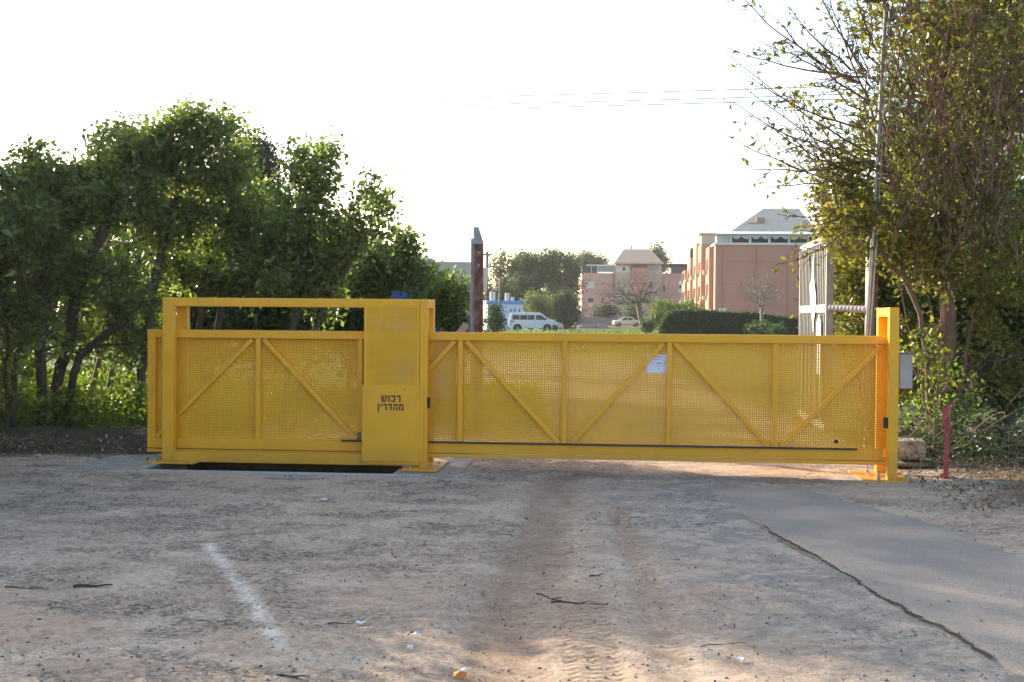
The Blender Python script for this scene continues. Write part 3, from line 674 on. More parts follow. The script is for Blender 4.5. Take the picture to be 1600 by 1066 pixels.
# second row, closes the view behind
proto = None
for i, (px, Y, top, hw) in enumerate(((-20, 31, 300, 125), (95, 32.5, 290, 125), (200, 29.5, 285, 125), (310, 25.5, 285, 120), (430, 24.5, 320, 110), (545, 27, 400, 90), (640, 29, 445, 60))):
    base = GB(px, Y)
    bl = [PB(px, (top+500)/2, hw, (540-top)/2, Y, 1.2), PB(px+30, 520, hw*.7, 50, Y, .9)]
    make_tree('thicket_tree', ['dark thicket tree at the far left behind the front row', 'dark thicket tree behind the joined trunks', 'dark thicket tree behind the leaning trunk and saplings', 'dark thicket tree behind the tallest crown', 'dark thicket tree behind the airy pointed crown', 'dark thicket tree behind the motor cabinet, left of the blue tarp', 'dark thicket tree behind the blue tarp'][i], 'tree', base, bl, 260, 7600, .17, LF_B, BARK, rt=.07, group='dark trees behind the left row', seg=.4, spread=.22)
# thin grey leaning saplings between the trunks
for (pts, lab) in (([(128, 690), (150, 600), (162, 540)], 'thin bare sapling stem leaning right beside the thick leaning trunk'), ([(158, 680), (172, 600), (182, 530)], 'thin grey sapling stem leaning right, nearest the gate end')):
    Y = 19.0; pp = [at(a, b_, Y) for a, b_ in pts]; b0_ = pp[0]; tr = thing('sapling', (b0_.x, Y, Zat(b0_.x, Y)), lab, 'sapling')
    MB().tube([(q.x-b0_.x, (i*.1), q.z - pp[0].z - (.15 if i == 0 else 0)) for i, q in enumerate(pp)], [.05, .04, .025], 7).build('trunk', BARK3, tr, smooth=True)
    P = rng.normal(size=(260, 3))*[.22, .22, .25] + [pp[-1].x-b0_.x, .2, pp[-1].z-pp[0].z]
    leaf_mesh('crown', P, .09, LF_D, tr)
# trees outside the frame at the left: they throw the shade over the yard
for i, (x, Y, h) in enumerate(((-7.0, 11.6, 2.7), (-7.2, 13.6, 3.15), (-7.9, 15.6, 3.95), (-9.4, 17.6, 5.0), (-11.0, 19.8, 5.9), (-12.3, 21.8, 7.9), (-12.6, 24.2, 9.0))):
    bl = [(x, Y, h*.70, 1.25, 1.35, h*.29), (x, Y-.4, h*.40, 1.1, 1.2, h*.22)]
    make_tree('leafy_tree', 'leafy dark green tree continuing the left row towards the viewer', 'tree', (x, Y, 0), bl, 210, 9500, .16, LF_A, BARK, rt=.08, group='leafy trees nearer the viewer', seg=.4, spread=.2)
# dark tall conifer-like crown far behind
x, z = XZ(395, 300, 46)
make_tree('dark_tree', 'dark blue-green tree top peeking out behind the leafy row', 'tree', (x, 46, .0), [PB(388, 250, 42, 38, 46), PB(420, 262, 26, 30, 46), PB(395, 330, 50, 60, 46)], 260, 9000, .17, LF_G, BARK, rt=.15, seg=.5, spread=.25)
# sunlit undergrowth between the trunks
def scatter_cover(name, label, poly, n_, h, size, m_, cat='undergrowth', clump=.5):
    (x0, x1, y0, y1) = poly; P = np.stack([rng.uniform(x0, x1, n_), rng.uniform(y0, y1, n_)], -1)
    hh = h * (.25 + 1.0 * fbm(P[:, 0]*1.1, P[:, 1]*1.1, 51) ** 1.5) ; d = fbm(P[:, 0]*1.6, P[:, 1]*1.6, 52)
    keep = d > clump - .12 * rng.random(n_); P = P[keep]; hh = hh[keep]
    zz = gz(P[:, 0], P[:, 1]) + .05 + hh * rng.random(len(P))
    o = leaf_mesh(name, np.concatenate([P, zz[:, None]], 1), size, m_, aspect=.5, droop=-.3)
    return tag(o, label, cat, kind='stuff')
scatter_cover('undergrowth', 'bright green sunlit weeds and low plants between the left tree trunks', (-12.5, -3.6, 17.6, 24), 60000, .75, .085, leafmat('weed_leaf', (.035, .065, .014), (.11, .145, .028), .42, .5, c3=(.22, .18, .05)), clump=.46)
scatter_cover('undergrowth', 'green weeds beyond the gate between drive and rear trees', (-4, 0.6, 18.5, 30), 14000, .22, .08, LF_D, clump=.45)
for i, (px, Y, top, rx) in enumerate(((150, 25.5, 575, 60), (20, 23.5, 560, 60), (205, 22.5, 600, 40), (90, 24, 590, 50))):
    x = at(px, 600, Y).x; zt_ = at(px, top, Y).z
    P = blob_points([(x, Y, zt_*.5, rx*Y/FPX, .6, zt_*.55)], 6500, .6); P[:, 2] = np.maximum(P[:, 2], .03)
    t = thing('shrub', (x, Y, 0), ['bright green shrub lit from behind, between leaning trunk and gate end', 'bright green shrub lit from behind at the far left edge', 'small bright green shrub just left of the gate end', 'bright green shrub lit from behind between the two joined trunks'][i], 'shrub')
    P -= np.array([x, Y, 0]); leaf_mesh('crown', P, .10, LF_D, t)
    MB().tube([(0, 0, -.1), (.05, 0, zt_*.5)], [.03, .012], 6).build('trunk', BARK, t)

# ------------------------------------------------------------------ RIGHT TREE: sparse, twiggy, half bare
base = (at(1480, 600, 16.6).x, 16.6, .0)
def loc(px, py, Y): q = at(px, py, Y); return (q.x-base[0], Y-base[1], q.z-base[2])
Yt = 16.6
trs = [[(0, 0, -.1), loc(1474, 640, Yt), loc(1470, 560, Yt), loc(1455, 480, Yt), loc(1432, 400, Yt-.2), loc(1400, 290, Yt-.4), loc(1360, 170, Yt-.6), loc(1335, 120, Yt-.7)],
       [loc(1476, 600, Yt), loc(1482, 520, Yt), loc(1478, 440, Yt), loc(1466, 340, Yt), loc(1470, 200, Yt), loc(1480, 60, Yt)],
       [loc(1482, 680, Yt+.1), loc(1500, 600, Yt+.1), loc(1520, 500, Yt+.2), loc(1540, 380, Yt+.2), loc(1560, 200, Yt+.2), loc(1570, 60, Yt)],
       [loc(1490, 690, Yt-.3), loc(1470, 620, Yt-.35), loc(1462, 540, Yt-.4), loc(1475, 460, Yt-.4)],
       [loc(1470, 690, Yt-.3), loc(1452, 630, Yt-.3), loc(1448, 560, Yt-.3), loc(1438, 490, Yt-.3), loc(1410, 430, Yt-.3)],
       [loc(1476, 690, Yt-.1), loc(1440, 600, Yt-.1), loc(1420, 500, Yt-.1), loc(1395, 400, Yt-.2)]]
blobs = [PB(1450, 120, 130, 150, Yt, 1.1, .8), PB(1560, 150, 90, 170, Yt, 1.0, .8), PB(1400, 300, 120, 110, Yt, .9), PB(1310, 330, 60, 70, Yt-.2, .6, 1.2), PB(1500, 380, 110, 90, Yt, .9), PB(1290, 200, 80, 90, Yt-.4, .6, .8), PB(1440, 510, 60, 50, Yt-.1, .6, .3),
         PB(1460, -60, 170, 90, Yt, 1.1, .6), PB(1580, 520, 60, 100, Yt+.3, .7, .9), PB(1560, -20, 120, 130, Yt+.3, 1.0, .8)]
def bare(P):
    d = P[:, 1]; px = 800 + P[:, 0]/d*FPX; py = 497 - (P[:, 2]-EYE)/d*FPX
    k = .30 + .65 * sstep(230, 330, py) ; k = k * np.where(px < 1280, .5, 1.0); return k
big_tree = make_tree('twiggy_tree', 'tall multi-stemmed tree with sparse yellow-green leaves and bare twigs behind the right post', 'tree', base, blobs, 2500, 19000, .092, LF_C, BARK2, rt=.10, trunks=trs, seg=.2, spread=.09, r0=.0045, jit=.03, bare=bare, aspect=.55)
# long bare shoots reaching left over the sky, with their few curled leaves
sh = MB(); LP = []
def shoot(p0, p1, r0_=.016, n_=11, side=15, lf=5):
    a = np.array(loc(*p0)); b_ = np.array(loc(*p1)); d = b_-a; Ln = np.linalg.norm(d); bend = np.array([0, rng.normal()*.1, -.05*Ln])
    pts = [a + d*t + bend*math.sin(math.pi*t) + rng.normal(size=3)*.012*(t > 0) for t in np.linspace(0, 1, n_)]
    sh.tube(pts, list(np.linspace(r0_, .004, n_)), 5, cap=False)
    for k in range(side):
        t = rng.uniform(.15, .95); i = int(t*(n_-1)); s_ = rng.choice([-1, 1]); dd = d/Ln
        pr = np.array([dd[2]*-s_, rng.normal()*.3, dd[0]*s_]); v = dd*.8 + pr*.55; v /= np.linalg.norm(v); l2 = Ln*rng.uniform(.12, .34)*(1.2-t)
        q = [pts[i] + v*l2*u + rng.normal(size=3)*.015*(u > 0) for u in np.linspace(0, 1, 5)]
        sh.tube(q, list(np.linspace(max(.003, r0_*.45*(1-t)+.003), .0028, 5)), 4, cap=False)
        if rng.random() < lf/10: LP.extend([q[-1] + rng.normal(size=3)*.03 for _ in range(2)]); LP.append(q[2])
        for _ in range(2):
            i2 = rng.integers(1, 4); v2 = v + rng.normal(size=3)*.6; v2 /= np.linalg.norm(v2)
            sh.tube([q[i2], q[i2] + v2*l2*.25, q[i2] + v2*l2*.5 + rng.normal(size=3)*.02], [.0035, .003, .0025], 4, cap=False)
for a_, b_ in (((1345, 130, 16), (1140, -20, 16.1)), ((1345, 130, 16), (1180, 60, 15.8)), ((1350, 110, 16), (1255, -50, 16)), ((1350, 120, 16), (1135, 75, 15.9)), ((1395, 260, 16.2), (1132, 80, 16)), ((1395, 270, 16.2), (1150, 130, 15.8)),
               ((1390, 270, 16.2), (1125, 150, 16.1)), ((1400, 290, 16.2), (1165, 175, 16)), ((1400, 300, 16.2), (1120, 205, 16)), ((1370, 250, 16.2), (1130, 262, 16)), ((1375, 260, 16.1), (1180, 290, 15.8)), ((1370, 330, 16.2), (1215, 335, 16)), ((1360, 160, 16), (1200, 20, 16)),
               ((1360, 160, 16), (1290, -30, 15.8)), ((1350, 200, 16), (1160, 110, 16)), ((1360, 340, 16.2), (1200, 420, 15.8)), ((1330, 110, 16), (1225, 5, 15.7)), ((1370, 80, 16), (1320, -60, 15.8)),
               ((1470, 180, 16.5), (1430, -40, 16.2)), ((1500, 200, 16.5), (1520, -40, 16.2)), ((1450, 240, 16), (1380, 40, 15.8)), ((1550, 250, 16.5), (1590, -20, 16.2)), ((1440, 300, 15.8), (1560, 120, 15.6)), ((1420, 240, 15.9), (1530, 20, 15.6))):
    shoot(a_, b_)
for k in range(75):
    x0_, y0_ = rng.uniform(1380, 1610), rng.uniform(120, 430); shoot((x0_, y0_, rng.uniform(15.5, 16.6)), (x0_ - rng.uniform(-60, 110), y0_ - rng.uniform(120, 260), rng.uniform(15.2, 16.6)), r0_=.011, side=7, lf=4)
so_ = sh.build('bare_shoots', BARK2, big_tree, smooth=True)
LP = np.array(LP); LP = LP[rng.random(len(LP)) < .75]
leaf_mesh('withered_leaves', LP, .10, LF_E, big_tree, aspect=.45, fold=.3)
# greener, leafier stuff of other plants around it
def bush(name, label, cat, px, Y, lobes, nl, ls, lm, nt=160, rt=.04, bark=BARK2, ntr=1, **kw):
    x = at(px, 600, Y).x; base_ = (x, Y, Zat(x, Y) if Y < 30 else gzf(x, Y)); bl = [PB(a, b_, rx, rz, Y+dy, ry, w_) for (a, b_, rx, rz, dy, ry, w_) in lobes]
    return make_tree(name, label, cat, base_, bl, nt, nl, ls, lm, bark, rt=rt, **kw)
bush('evergreen_tree', 'dark glossy evergreen tree at the right edge beside the twiggy tree', 'tree', 1570, 18.2, [(1540, 440, 100, 90, 0, .9, 1), (1600, 400, 90, 160, .4, 1.2, 1), (1570, 560, 90, 80, .3, .9, 1)], 20000, .11, LF_B, nt=420, rt=.12, seg=.25, bark=BARK)
bush('sunlit_tree', 'yellow-green sunlit tree behind the white swing gate and right post', 'tree', 1345, 22.5, [(1335, 400, 55, 70, 0, .9, 1), (1330, 500, 60, 60, 0, .8, 1), (1400, 430, 60, 90, 0, .9, 1), (1420, 560, 70, 70, -.5, .8, 1)], 15000, .105, LF_C, nt=380, rt=.07, seg=.3)
bush('leafy_shrub', 'leafy shrub with green and yellow leaves growing round the twiggy tree foot', 'shrub', 1462, 15.9, [(1455, 560, 42, 50, 0, .4, 1), (1440, 640, 36, 30, 0, .3, .8), (1500, 620, 40, 40, .3, .4, .8)], 560, .08, LF_D, nt=200, rt=.02, seg=.14, spread=.06)
bush('dark_tree', 'tall dark tree closing the view behind the right trees', 'tree', 1500, 27, [(1470, 330, 100, 150, 0, 1.5, 1), (1570, 260, 110, 280, 0, 1.5, 1), (1450, 560, 110, 80, 0, 1.2, 1), (1380, 440, 60, 90, 1, 1, 1), (1580, 600, 80, 60, 0, 1, 1), (1550, 60, 120, 120, 0, 1.4, 1.4), (1450, 150, 60, 110, 0, 1.0, 1.2), (1400, 280, 50, 80, 0, .8, 1)], 23000, .21, LF_B, nt=480, rt=.16, seg=.5, spread=.28, bark=BARK)
# tangled dry brush at the lower right
tb_ = thing('dry_brush', (at(1540, 600, 15.5).x, 15.5, 0), 'tangled dry twigs and brush at the lower right behind the red stake', 'brush')
tg = MB()
for k in range(240):
    s_ = np.array([rng.uniform(-1.2, 2.2), rng.uniform(-.8, 1.4), rng.uniform(0, .25)]); a = rng.uniform(0, math.pi*2); v = np.array([math.cos(a), math.sin(a)*.5, rng.uniform(.0, 1.3)]); v /= np.linalg.norm(v)
    Ln = rng.uniform(.3, 1.3); cv = rng.normal(size=3)*.15
    pts = [s_ + v*Ln*t + cv*math.sin(math.pi*t)*Ln - np.array([0, 0, .35*Ln*t*t]) for t in np.linspace(0, 1, 6)]
    for p_ in pts: p_[2] = max(p_[2], .02)
    tg.tube(pts, list(np.linspace(rng.uniform(.004, .012), .0025, 6)), 4, cap=False)
tg.build('twigs', mat('dry_twig', (.10, .07, .045), .9, col2=(.24, .18, .12), scale=3), tb_)
P = np.stack([rng.uniform(-1.3, 2.4, 2600), rng.uniform(-.7, 1.6, 2600), np.abs(rng.normal(size=2600))*.28 + .02], -1)
leaf_mesh('leaves', P, .08, LF_B, tb_)
# heavy low limb at right
MB().tube([at(1486, 690, 17), at(1510, 610, 16.9), at(1550, 560, 16.8), at(1610, 558, 16.8), at(1680, 550, 16.8)], [.10, .09, .085, .075, .06], 8).build('low_limb', BARK, None)
lm_ = bpy.data.objects['low_limb']; lm_.parent = big_tree; lm_.location = -Vector(base)
def yard(k):
    P = np.stack([rng.uniform(-5.4, 5, k*3), 5.4 + 9*rng.random(k*3)**1.5], -1)
    d = fbm(P[:, 0]*1.4, P[:, 1]*2.6, 140, 4); P = P[d > .5 - .12*rng.random(len(P))][:k]
    while len(P) < k: P = np.concatenate([P, P[:k-len(P)] + .1])
    return P
# fallen leaves
def litter(name, label, n_, fn, size, m_, cat):
    P = fn(n_); z_ = np.array([Zat(x, y) for x, y in P]) + .006 + .012*rng.random(len(P))
    o = leaf_mesh(name, np.concatenate([P, z_[:, None]], 1), size, m_, aspect=.6, droop=0, upbias=3.0, fold=.08); return tag(o, label, cat, kind='stuff')
LF_L = leafmat('fallen_leaf', (.09, .06, .035), (.24, .165, .09), .1, .8, c3=(.45, .40, .32))
litter('leaf_litter', 'dry fallen leaves under the right tree', 2600, lambda k: np.stack([4.2 + np.abs(rng.normal(size=k))*1.6, rng.uniform(11.6, 17, k)], -1), .05, LF_L, 'leaves')
litter('leaf_litter', 'dry fallen leaves and scraps along the left soil bank', 1500, lambda k: np.stack([rng.uniform(-7.4, -3.8, k), 15.6 + rng.normal(size=k)*.5], -1), .05, LF_L, 'leaves')
litter('leaf_litter', 'few dry leaf scraps scattered on the dirt yard', 420, lambda k: np.stack([rng.uniform(-5, 4, k), 5.6 + 8.5*rng.random(k)**1.3], -1), .028, LF_L, 'leaves')
LF_K = leafmat('bark_crumb', (.03, .024, .018), (.10, .075, .05), 0, .9)
litter('bark_crumbs', 'dark crumbs of bark and soil scattered over the yard', 1300, lambda k: yard(k), .019, LF_K, 'crumbs')

# ------------------------------------------------------------------ small stones
def stones(n_, fn, s0, s1, m_, label, name='gravel'):
    P = fn(n_); sz = s0 + (s1-s0)*rng.random(n_)**5
    octv = np.array([(1,0,0),(0,1,0),(-1,0,0),(0,-1,0),(0,0,.6),(0,0,-.6)], float); octf = np.array([(0,1,4),(1,2,4),(2,3,4),(3,0,4),(1,0,5),(2,1,5),(3,2,5),(0,3,5)])
    a = rng.random(n_)*6.28; Cc, Ss = np.cos(a), np.sin(a)
    V = octv[None]*sz[:, None, None]*rng.uniform(.6, 1.3, (n_, 6, 1))
    V = np.stack([V[..., 0]*Cc[:, None]-V[..., 1]*Ss[:, None], V[..., 0]*Ss[:, None]+V[..., 1]*Cc[:, None], V[..., 2]], -1)
    z_ = np.array([Zat(x, y) for x, y in P]) + sz*.15
    V += np.concatenate([P, z_[:, None]], 1)[:, None, :]
    F_ = (np.arange(n_)[:, None, None]*6 + octf[None]).reshape(-1, 3)
    o = npmesh(name, V.reshape(-1, 3), F_, m_, rnd=np.repeat(rng.random(n_), 8)); return tag(o, label, 'gravel', kind='stuff')
SM = bpy.data.materials.new('stone_chips'); SM.use_nodes = True
n = SM.node_tree.nodes; a_ = n.new('ShaderNodeAttribute'); a_.attribute_name = 'rnd'; rp = n.new('ShaderNodeValToRGB'); SM.node_tree.links.new(a_.outputs['Fac'], rp.inputs[0])
rp.color_ramp.elements[0].color = (.12, .11, .10, 1); rp.color_ramp.elements[1].color = (.40, .35, .30, 1); SM.node_tree.links.new(rp.outputs[0], n['Principled BSDF'].inputs['Base Color']); n['Principled BSDF'].inputs['Roughness'].default_value = .9
stones(12000, yard, .003, .015, SM, 'loose small stones and grit strewn over the dirt yard')
# ------------------------------------------------------------------ individual bits on the ground
TW = mat('twig', (.05, .038, .028), .9, var=.3)
def twig(px, py, L_, ang, lab, r_=.008, forks=1):
    r_ *= .8; L_ *= .9
    x, y = GP(px, py); z_ = Zat(x, y) + r_*.8; o = thing('twig', (x, y, z_), lab, 'twig', rz=ang); q = MB()
    pts = [(-L_/2 + L_*t, .03*L_*math.sin(5*t+px), .004*math.sin(9*t)) for t in np.linspace(0, 1, 7)]; q.tube(pts, list(np.linspace(r_, r_*.4, 7)), 5)
    for k in range(forks): q.tube([pts[3], (pts[3][0]+L_*.15, .08*L_, .01), (pts[3][0]+L_*.3, .11*L_, .004)], [r_*.5, r_*.4, r_*.25], 4)
    q.build('stem', TW, o)
twig(145, 918, .26, .25, 'short thick dark stick lying on the dirt at left', .014, 0)
twig(42, 920, .34, -.3, 'thin forked twig at the left edge of the yard', .006, 2)
twig(862, 932, .34, -.9, 'crooked dark twig, left one of the twig pair near the tyre tracks', .007, 2)
twig(905, 946, .38, -.15, 'longer dark twig lying across the tyre tracks', .008, 2)
twig(1110, 820, .3, .3, 'thin twig beside the pale patch near the asphalt', .004, 1)
twig(540, 975, .22, .1, 'small dark twig beside the white scraps at bottom centre', .005, 1)
twig(455, 1055, .16, -.1, 'short dark twig at the bottom edge left of centre', .008, 0)
twig(932, 903, .14, .7, 'tiny curled dark twig above the longer twig', .008, 0)
twig(335, 968, .24, .0, 'thin straight dark twig left of the pale streak', .004, 0)
twig(1130, 1008, .30, .3, 'thin dark twig at the shade edge near the bottom right', .004, 0)
WHT = mat('white_scrap', (.62, .64, .66), .7, var=.1)
def scrap(px, py, s_, lab, m_=WHT, h=.02):
    x, y = GP(px, py); o = thing('paper_scrap', (x, y, Zat(x, y) + .006), lab, 'litter', rz=px*.3); q = MB(); k = 6
    pts = [(s_*(.6+.5*math.sin(i*2.3+px))*math.cos(i*6.28/k), s_*.6*math.sin(i*6.28/k), h*abs(math.sin(i*1.9+px))) for i in range(k)]
    q.poly(pts + [(0, 0, h*.7)] + [(a, b_, c-.003) for a, b_, c in pts], [(i, (i+1) % k, k) for i in range(k)] + [(i+k+1, (i+1) % k+k+1, (i+1) % k, i) for i in range(k)]); q.build('sheet', m_, o)
scrap(640, 1012, .045, 'crumpled white scrap on the dirt near the bottom centre')
scrap(565, 975, .05, 'pale torn scrap beside a small twig')
scrap(650, 997, .04, 'small pale scrap just above the crumpled white one')
scrap(1055, 876, .05, 'pinkish flat scrap on the dirt right of the tyre tracks', mat('pink_scrap', (.42, .25, .30), .8, var=.1), .006)
scrap(505, 784, .05, 'pale flat chip on the dirt in front of the housing')
scrap(1157, 1035, .035, 'thin white strip on the sunlit dirt at bottom right')
scrap(1518, 732, .05, 'white scrap under the brush by the red stake', h=.04)
scrap(150, 672, .10, 'pale crumpled plastic bag on the bank under the left trees', mat('pale_bag', (.36, .38, .43), .6, var=.2), .08)
scrap(60, 713, .06, 'white flat scrap at the edge of the left soil bank')
x, y = GP(718, 1044); o = thing('orange_peel', (x, y, Zat(x, y)), 'piece of orange peel with white pith at the bottom centre', 'peel')
q = MB(); q.poly([(-.034, -.022, .002), (.03, -.026, .002), (.038, .014, .02), (-.03, .022, .02), (.004, -.002, .034)], [(0, 1, 4), (1, 2, 4), (2, 3, 4), (3, 0, 4)]); q.build('rind', mat('orange_rind', (.60, .20, .02), .5), o)
q = MB(); q.poly([(.0, .014, .02), (.03, .012, .024), (.034, .034, .040), (.008, .04, .034)], [(0, 1, 2, 3)]); q.build('pith', WHT, o)
# ================================================================== OLD POSTS, WHITE GATE
RUST = mat('rusty_paint', (.13, .050, .038), .8, col2=(.25, .15, .11), scale=9, thr=(.45, .62), bump=.3, bscale=40)
GREYM = mat('weathered_grey', (.25, .26, .27), .7, .2, col2=(.38, .38, .37), scale=5)
WHP = mat('chalky_white', (.55, .52, .48), .7, col2=(.40, .30, .25), scale=10, thr=(.5, .7))
Y1 = 18.6; k1 = Y1/FPX
xa, zt1 = XZ(737, 356, Y1); x738, _ = XZ(738, 500, Y1); x754, _ = XZ(754.5, 500, Y1)
ps = thing('rusty_post', ((x738+x754)/2, Y1, gzf(0, Y1)-.02), 'tall rusty red-brown steel post with grey angled cap behind the gate', 'post')
px0 = ps.location.x; H1 = at(745, 382, Y1).z - ps.location.z; Wp = x754 - x738
q = MB(); q.box((-Wp/2+.03, -.02, -.2), (Wp/2, .16, H1)); q.build('column', RUST, ps, bevel=.006)
q = MB(); q.box((-Wp/2+.03, -.045, -.2), (-Wp/2+.055, -.02, H1)); q.box((Wp/2-.022, -.045, -.2), (Wp/2, -.02, H1)); q.build('flange', RUST, ps)
q = MB(); q.box((-Wp/2-.03, .03, -.2), (-Wp/2+.028, .15, H1+.09)); q.build('side_strip', GREYM, ps, bevel=.004)
q = MB(); q.prism([(-Wp/2+.01, H1), (Wp/2+.002, H1), (Wp/2+.002, H1+.03), (Wp/2-.07, H1+.25), (-Wp/2+.01, H1+.25)], -.05, .14); q.build('cap', mat('cap_grey', (.20, .24, .28), .6, .3, col2=(.33, .36, .38), scale=8), ps, bevel=.004)
for dz in (-.12, -.3): MB().tube([(.01, -.047, H1+dz), (.01, -.02, H1+dz)], .02, 10).build('bolt', GREYM, ps)
MB().box((-Wp/2+.02, .0, H1-.15), (Wp/2+.13, .015, H1-.135)).build('bracket', GREYM, ps)
w0_, w1_ = XZ(755.5, 418, Y1), XZ(762.5, 458, Y1)
q = MB(); q.prism([(w0_[0]-px0, w1_[1]-ps.location.z+.03), (w1_[0]-px0-.02, w1_[1]-ps.location.z), (w1_[0]-px0, w0_[1]-ps.location.z), (w0_[0]-px0, w0_[1]-ps.location.z)], .03, .05); q.build('white_board', mat('white_board', (.72, .72, .68), .6, var=.05), ps)
# right old post
Y2 = 17.3; x1a, _ = XZ(1356, 450, Y2); x1b, _ = XZ(1372, 450, Y2)
p2 = thing('rusty_post', ((x1a+x1b)/2, Y2, gzf(5, Y2)-.05), 'rusty steel channel post with white paint streaks behind the catch post', 'post')
H2 = at(1365, 318, Y2).z; W2 = x1b-x1a
MB().box((-W2/2, 0, -.2), (-W2/2+.045, .12, H2)).build('white_edge', WHP, p2)
MB().box((-W2/2+.045, .03, -.2), (W2/2-.03, .10, H2)).build('column', mat('grey_channel', (.22, .20, .20), .6, .4, col2=(.34, .31, .30), scale=8, stretch=(1, 1, .2)), p2)
MB().box((W2/2-.03, 0, -.2), (W2/2, .12, H2)).build('rust_edge', RUST, p2)
for py in (345, 405, 470): MB().box((-W2/2+.03, -.01, at(1365, py, Y2).z), (W2/2+.005, .0, at(1365, py, Y2).z+.02)).build('strap', RUST, p2)
# lamp pole
Y3 = 16.15; a_ = at(1361, 420, Y3); b_ = at(1384, 14, Y3); dirv = (b_ - a_); k = (a_.z + .1)/dirv.z; foot = a_ - dirv*k
lp = thing('lamp_pole', foot, 'thin galvanised lamp pole rising through the branches of the twiggy tree', 'lamp pole')
MB().tube([(0, 0, 0), tuple(b_ - foot)], [.030, .023], 10).build('pole', mat('galv_pole', (.42, .43, .42), .4, .6, col2=(.52, .52, .50), scale=6), lp, smooth=True)
t_ = b_ - foot
MB().tube([tuple(t_), tuple(t_ + Vector((-.10, -.12, .10)))], .02, 8).build('arm', GREYM, lp)
MB().box((t_.x-.32, t_.y-.24, t_.z+.06), (t_.x-.02, t_.y-.04, t_.z+.12)).build('lamp_head', mat('lamp_grey', (.12, .13, .15), .5, .3), lp, bevel=.015)
MB().box((t_.x+.02, t_.y-.08, t_.z-.16), (t_.x+.10, t_.y, t_.z-.04)).build('camera_box', mat('dark_green_box', (.03, .06, .05), .5), lp, bevel=.01)
MB().tube([(.03, -.04, .5), tuple(t_*.5 + Vector((.04, -.04, 0))), tuple(t_ + Vector((.03, -.04, -.1)))], .008, 6).build('cable', WHP, lp)
# white swing gate, standing open
A_ = at(1299, 366, 17.9); B_ = at(1254.5, 386, 21.0)
wd = Vector((B_.x-A_.x, B_.y-A_.y, 0)); WL = wd.length; wrz = math.atan2(wd.y, wd.x)
wg = thing('swing_gate', (A_.x, A_.y, 0), 'tall white metal swing gate with vertical bars standing open behind the right end', 'gate', rz=wrz)
GW = mat('gate_white', (.27, .25, .235), .6, col2=(.36, .33, .31), scale=5); H3 = A_.z; zm = at(1290, 482, 17.9).z
q = MB(); q.box((-.0, -.04, .12), (.09, .06, H3)); q.build('hinge_stile', GW, wg, bevel=.005)
MB().box((WL-.07, -.02, .12), (WL, .05, H3)).build('end_stile', GW, wg, bevel=.005)
MB().box((.09, -.015, H3-.09), (WL-.07, .05, H3)).build('top_rail', GW, wg, bevel=.005)
MB().box((.09, -.015, zm-.06), (WL-.07, .05, zm+.06)).build('middle_rail', GW, wg, bevel=.005)
MB().box((.09, -.015, .12), (WL-.07, .05, .22)).build('bottom_rail', GW, wg, bevel=.005)
nb_ = 17
for i in range(nb_):
    xx = .09 + (WL-.16)*(i+.5)/nb_
    for (za, zb_) in ((.22, zm-.06), (zm+.06, H3-.09)):
        MB().box((xx-.02, .0275, za), (xx+.02, .040, zb_)).build('bar', mat('bar_grey', (.15, .15, .145), .6, col2=(.20, .20, .19), scale=6), wg)
for (za, zb_) in ((.22, zm-.06), (zm+.06, H3-.09)): MB().box((.09, .0225, za), (WL-.07, .027, zb_)).build('backing_sheet', mat('grey_sheet', (.055, .06, .06), .6, col2=(.085, .09, .09), scale=3), wg)
bs = mat('bright_white', (.80, .80, .78), .5, var=.03)
MB().prism([(1.35, zm-.35), (1.05, zm+.15), (1.28, zm+.45), (1.38, zm+.85), (1.55, zm+.45), (1.75, zm+.35), (1.55, zm)], .055, .06).build('torn_sheet', bs, wg)
MB().prism([(.45, .9), (.95, .9), (.95, zm-.2), (.7, zm-.08), (.5, zm-.2)], .055, .06).build('torn_sheet', bs, wg)
# wrapped pipe between the swing gate and the rusty post
pa = Vector((A_.x, A_.y, at(1300, 481, 17.9).z)); pbv = Vector((x1a+.03, Y2+.06, at(1356, 484, 17.4).z))
wp = thing('wrapped_pipe', (pa+pbv)/2, 'horizontal white wrapped pipe linking the swing gate to the rusty post', 'pipe')
q = MB(); mid = (pa+pbv)/2; pts = []; rs = []
for i in range(41):
    t = i/40; pts.append(tuple(pa*(1-t)+pbv*t-mid)); rs.append(.047 + .007*math.sin(i*1.6))
q.tube(pts, rs, 10); q.build('wrapping', mat('pipe_wrap', (.48, .47, .44), .7, col2=(.36, .30, .26), scale=20), wp, smooth=True)

# concrete block and red stake
b0_ = at(1404, 718, 15.0); bl_ = thing('concrete_block', (at(1426, 700, 15.0).x, 15.0, 0), 'long worn concrete block lying on the ground right of the catch post', 'block', rz=-.12)
x0_ = at(1395, 700, 15).x - bl_.location.x; x1_ = at(1447, 700, 15).x - bl_.location.x
zb0, zb1 = at(1425, 716, 15).z, at(1425, 689, 15).z
MB().box((x0_, 0, zb0), (x1_, .42, zb1)).build('block', mat('block_concrete', (.26, .22, .17), .9, col2=(.42, .36, .28), scale=6, bump=.5), bl_, bevel=.02)
MB().box((x0_-.1, -.12, zb0-.09), (x1_+.12, .5, zb0-.05)).build('slab', mat('block_concrete2', (.16, .13, .10), .9), bl_, bevel=.01)
f_ = GP(1477, 755); st = thing('red_stake', (f_[0], f_[1], Zat(*f_)), 'faded red perforated steel stake leaning slightly in front of the brush', 'stake')
RED = mat('faded_red', (.34, .035, .035), .65, col2=(.38, .11, .10), scale=12, thr=(.45, .7))
Hs = at(1482, 636, f_[1]).z - st.location.z; lean = at(1483, 640, f_[1]).x - f_[0]
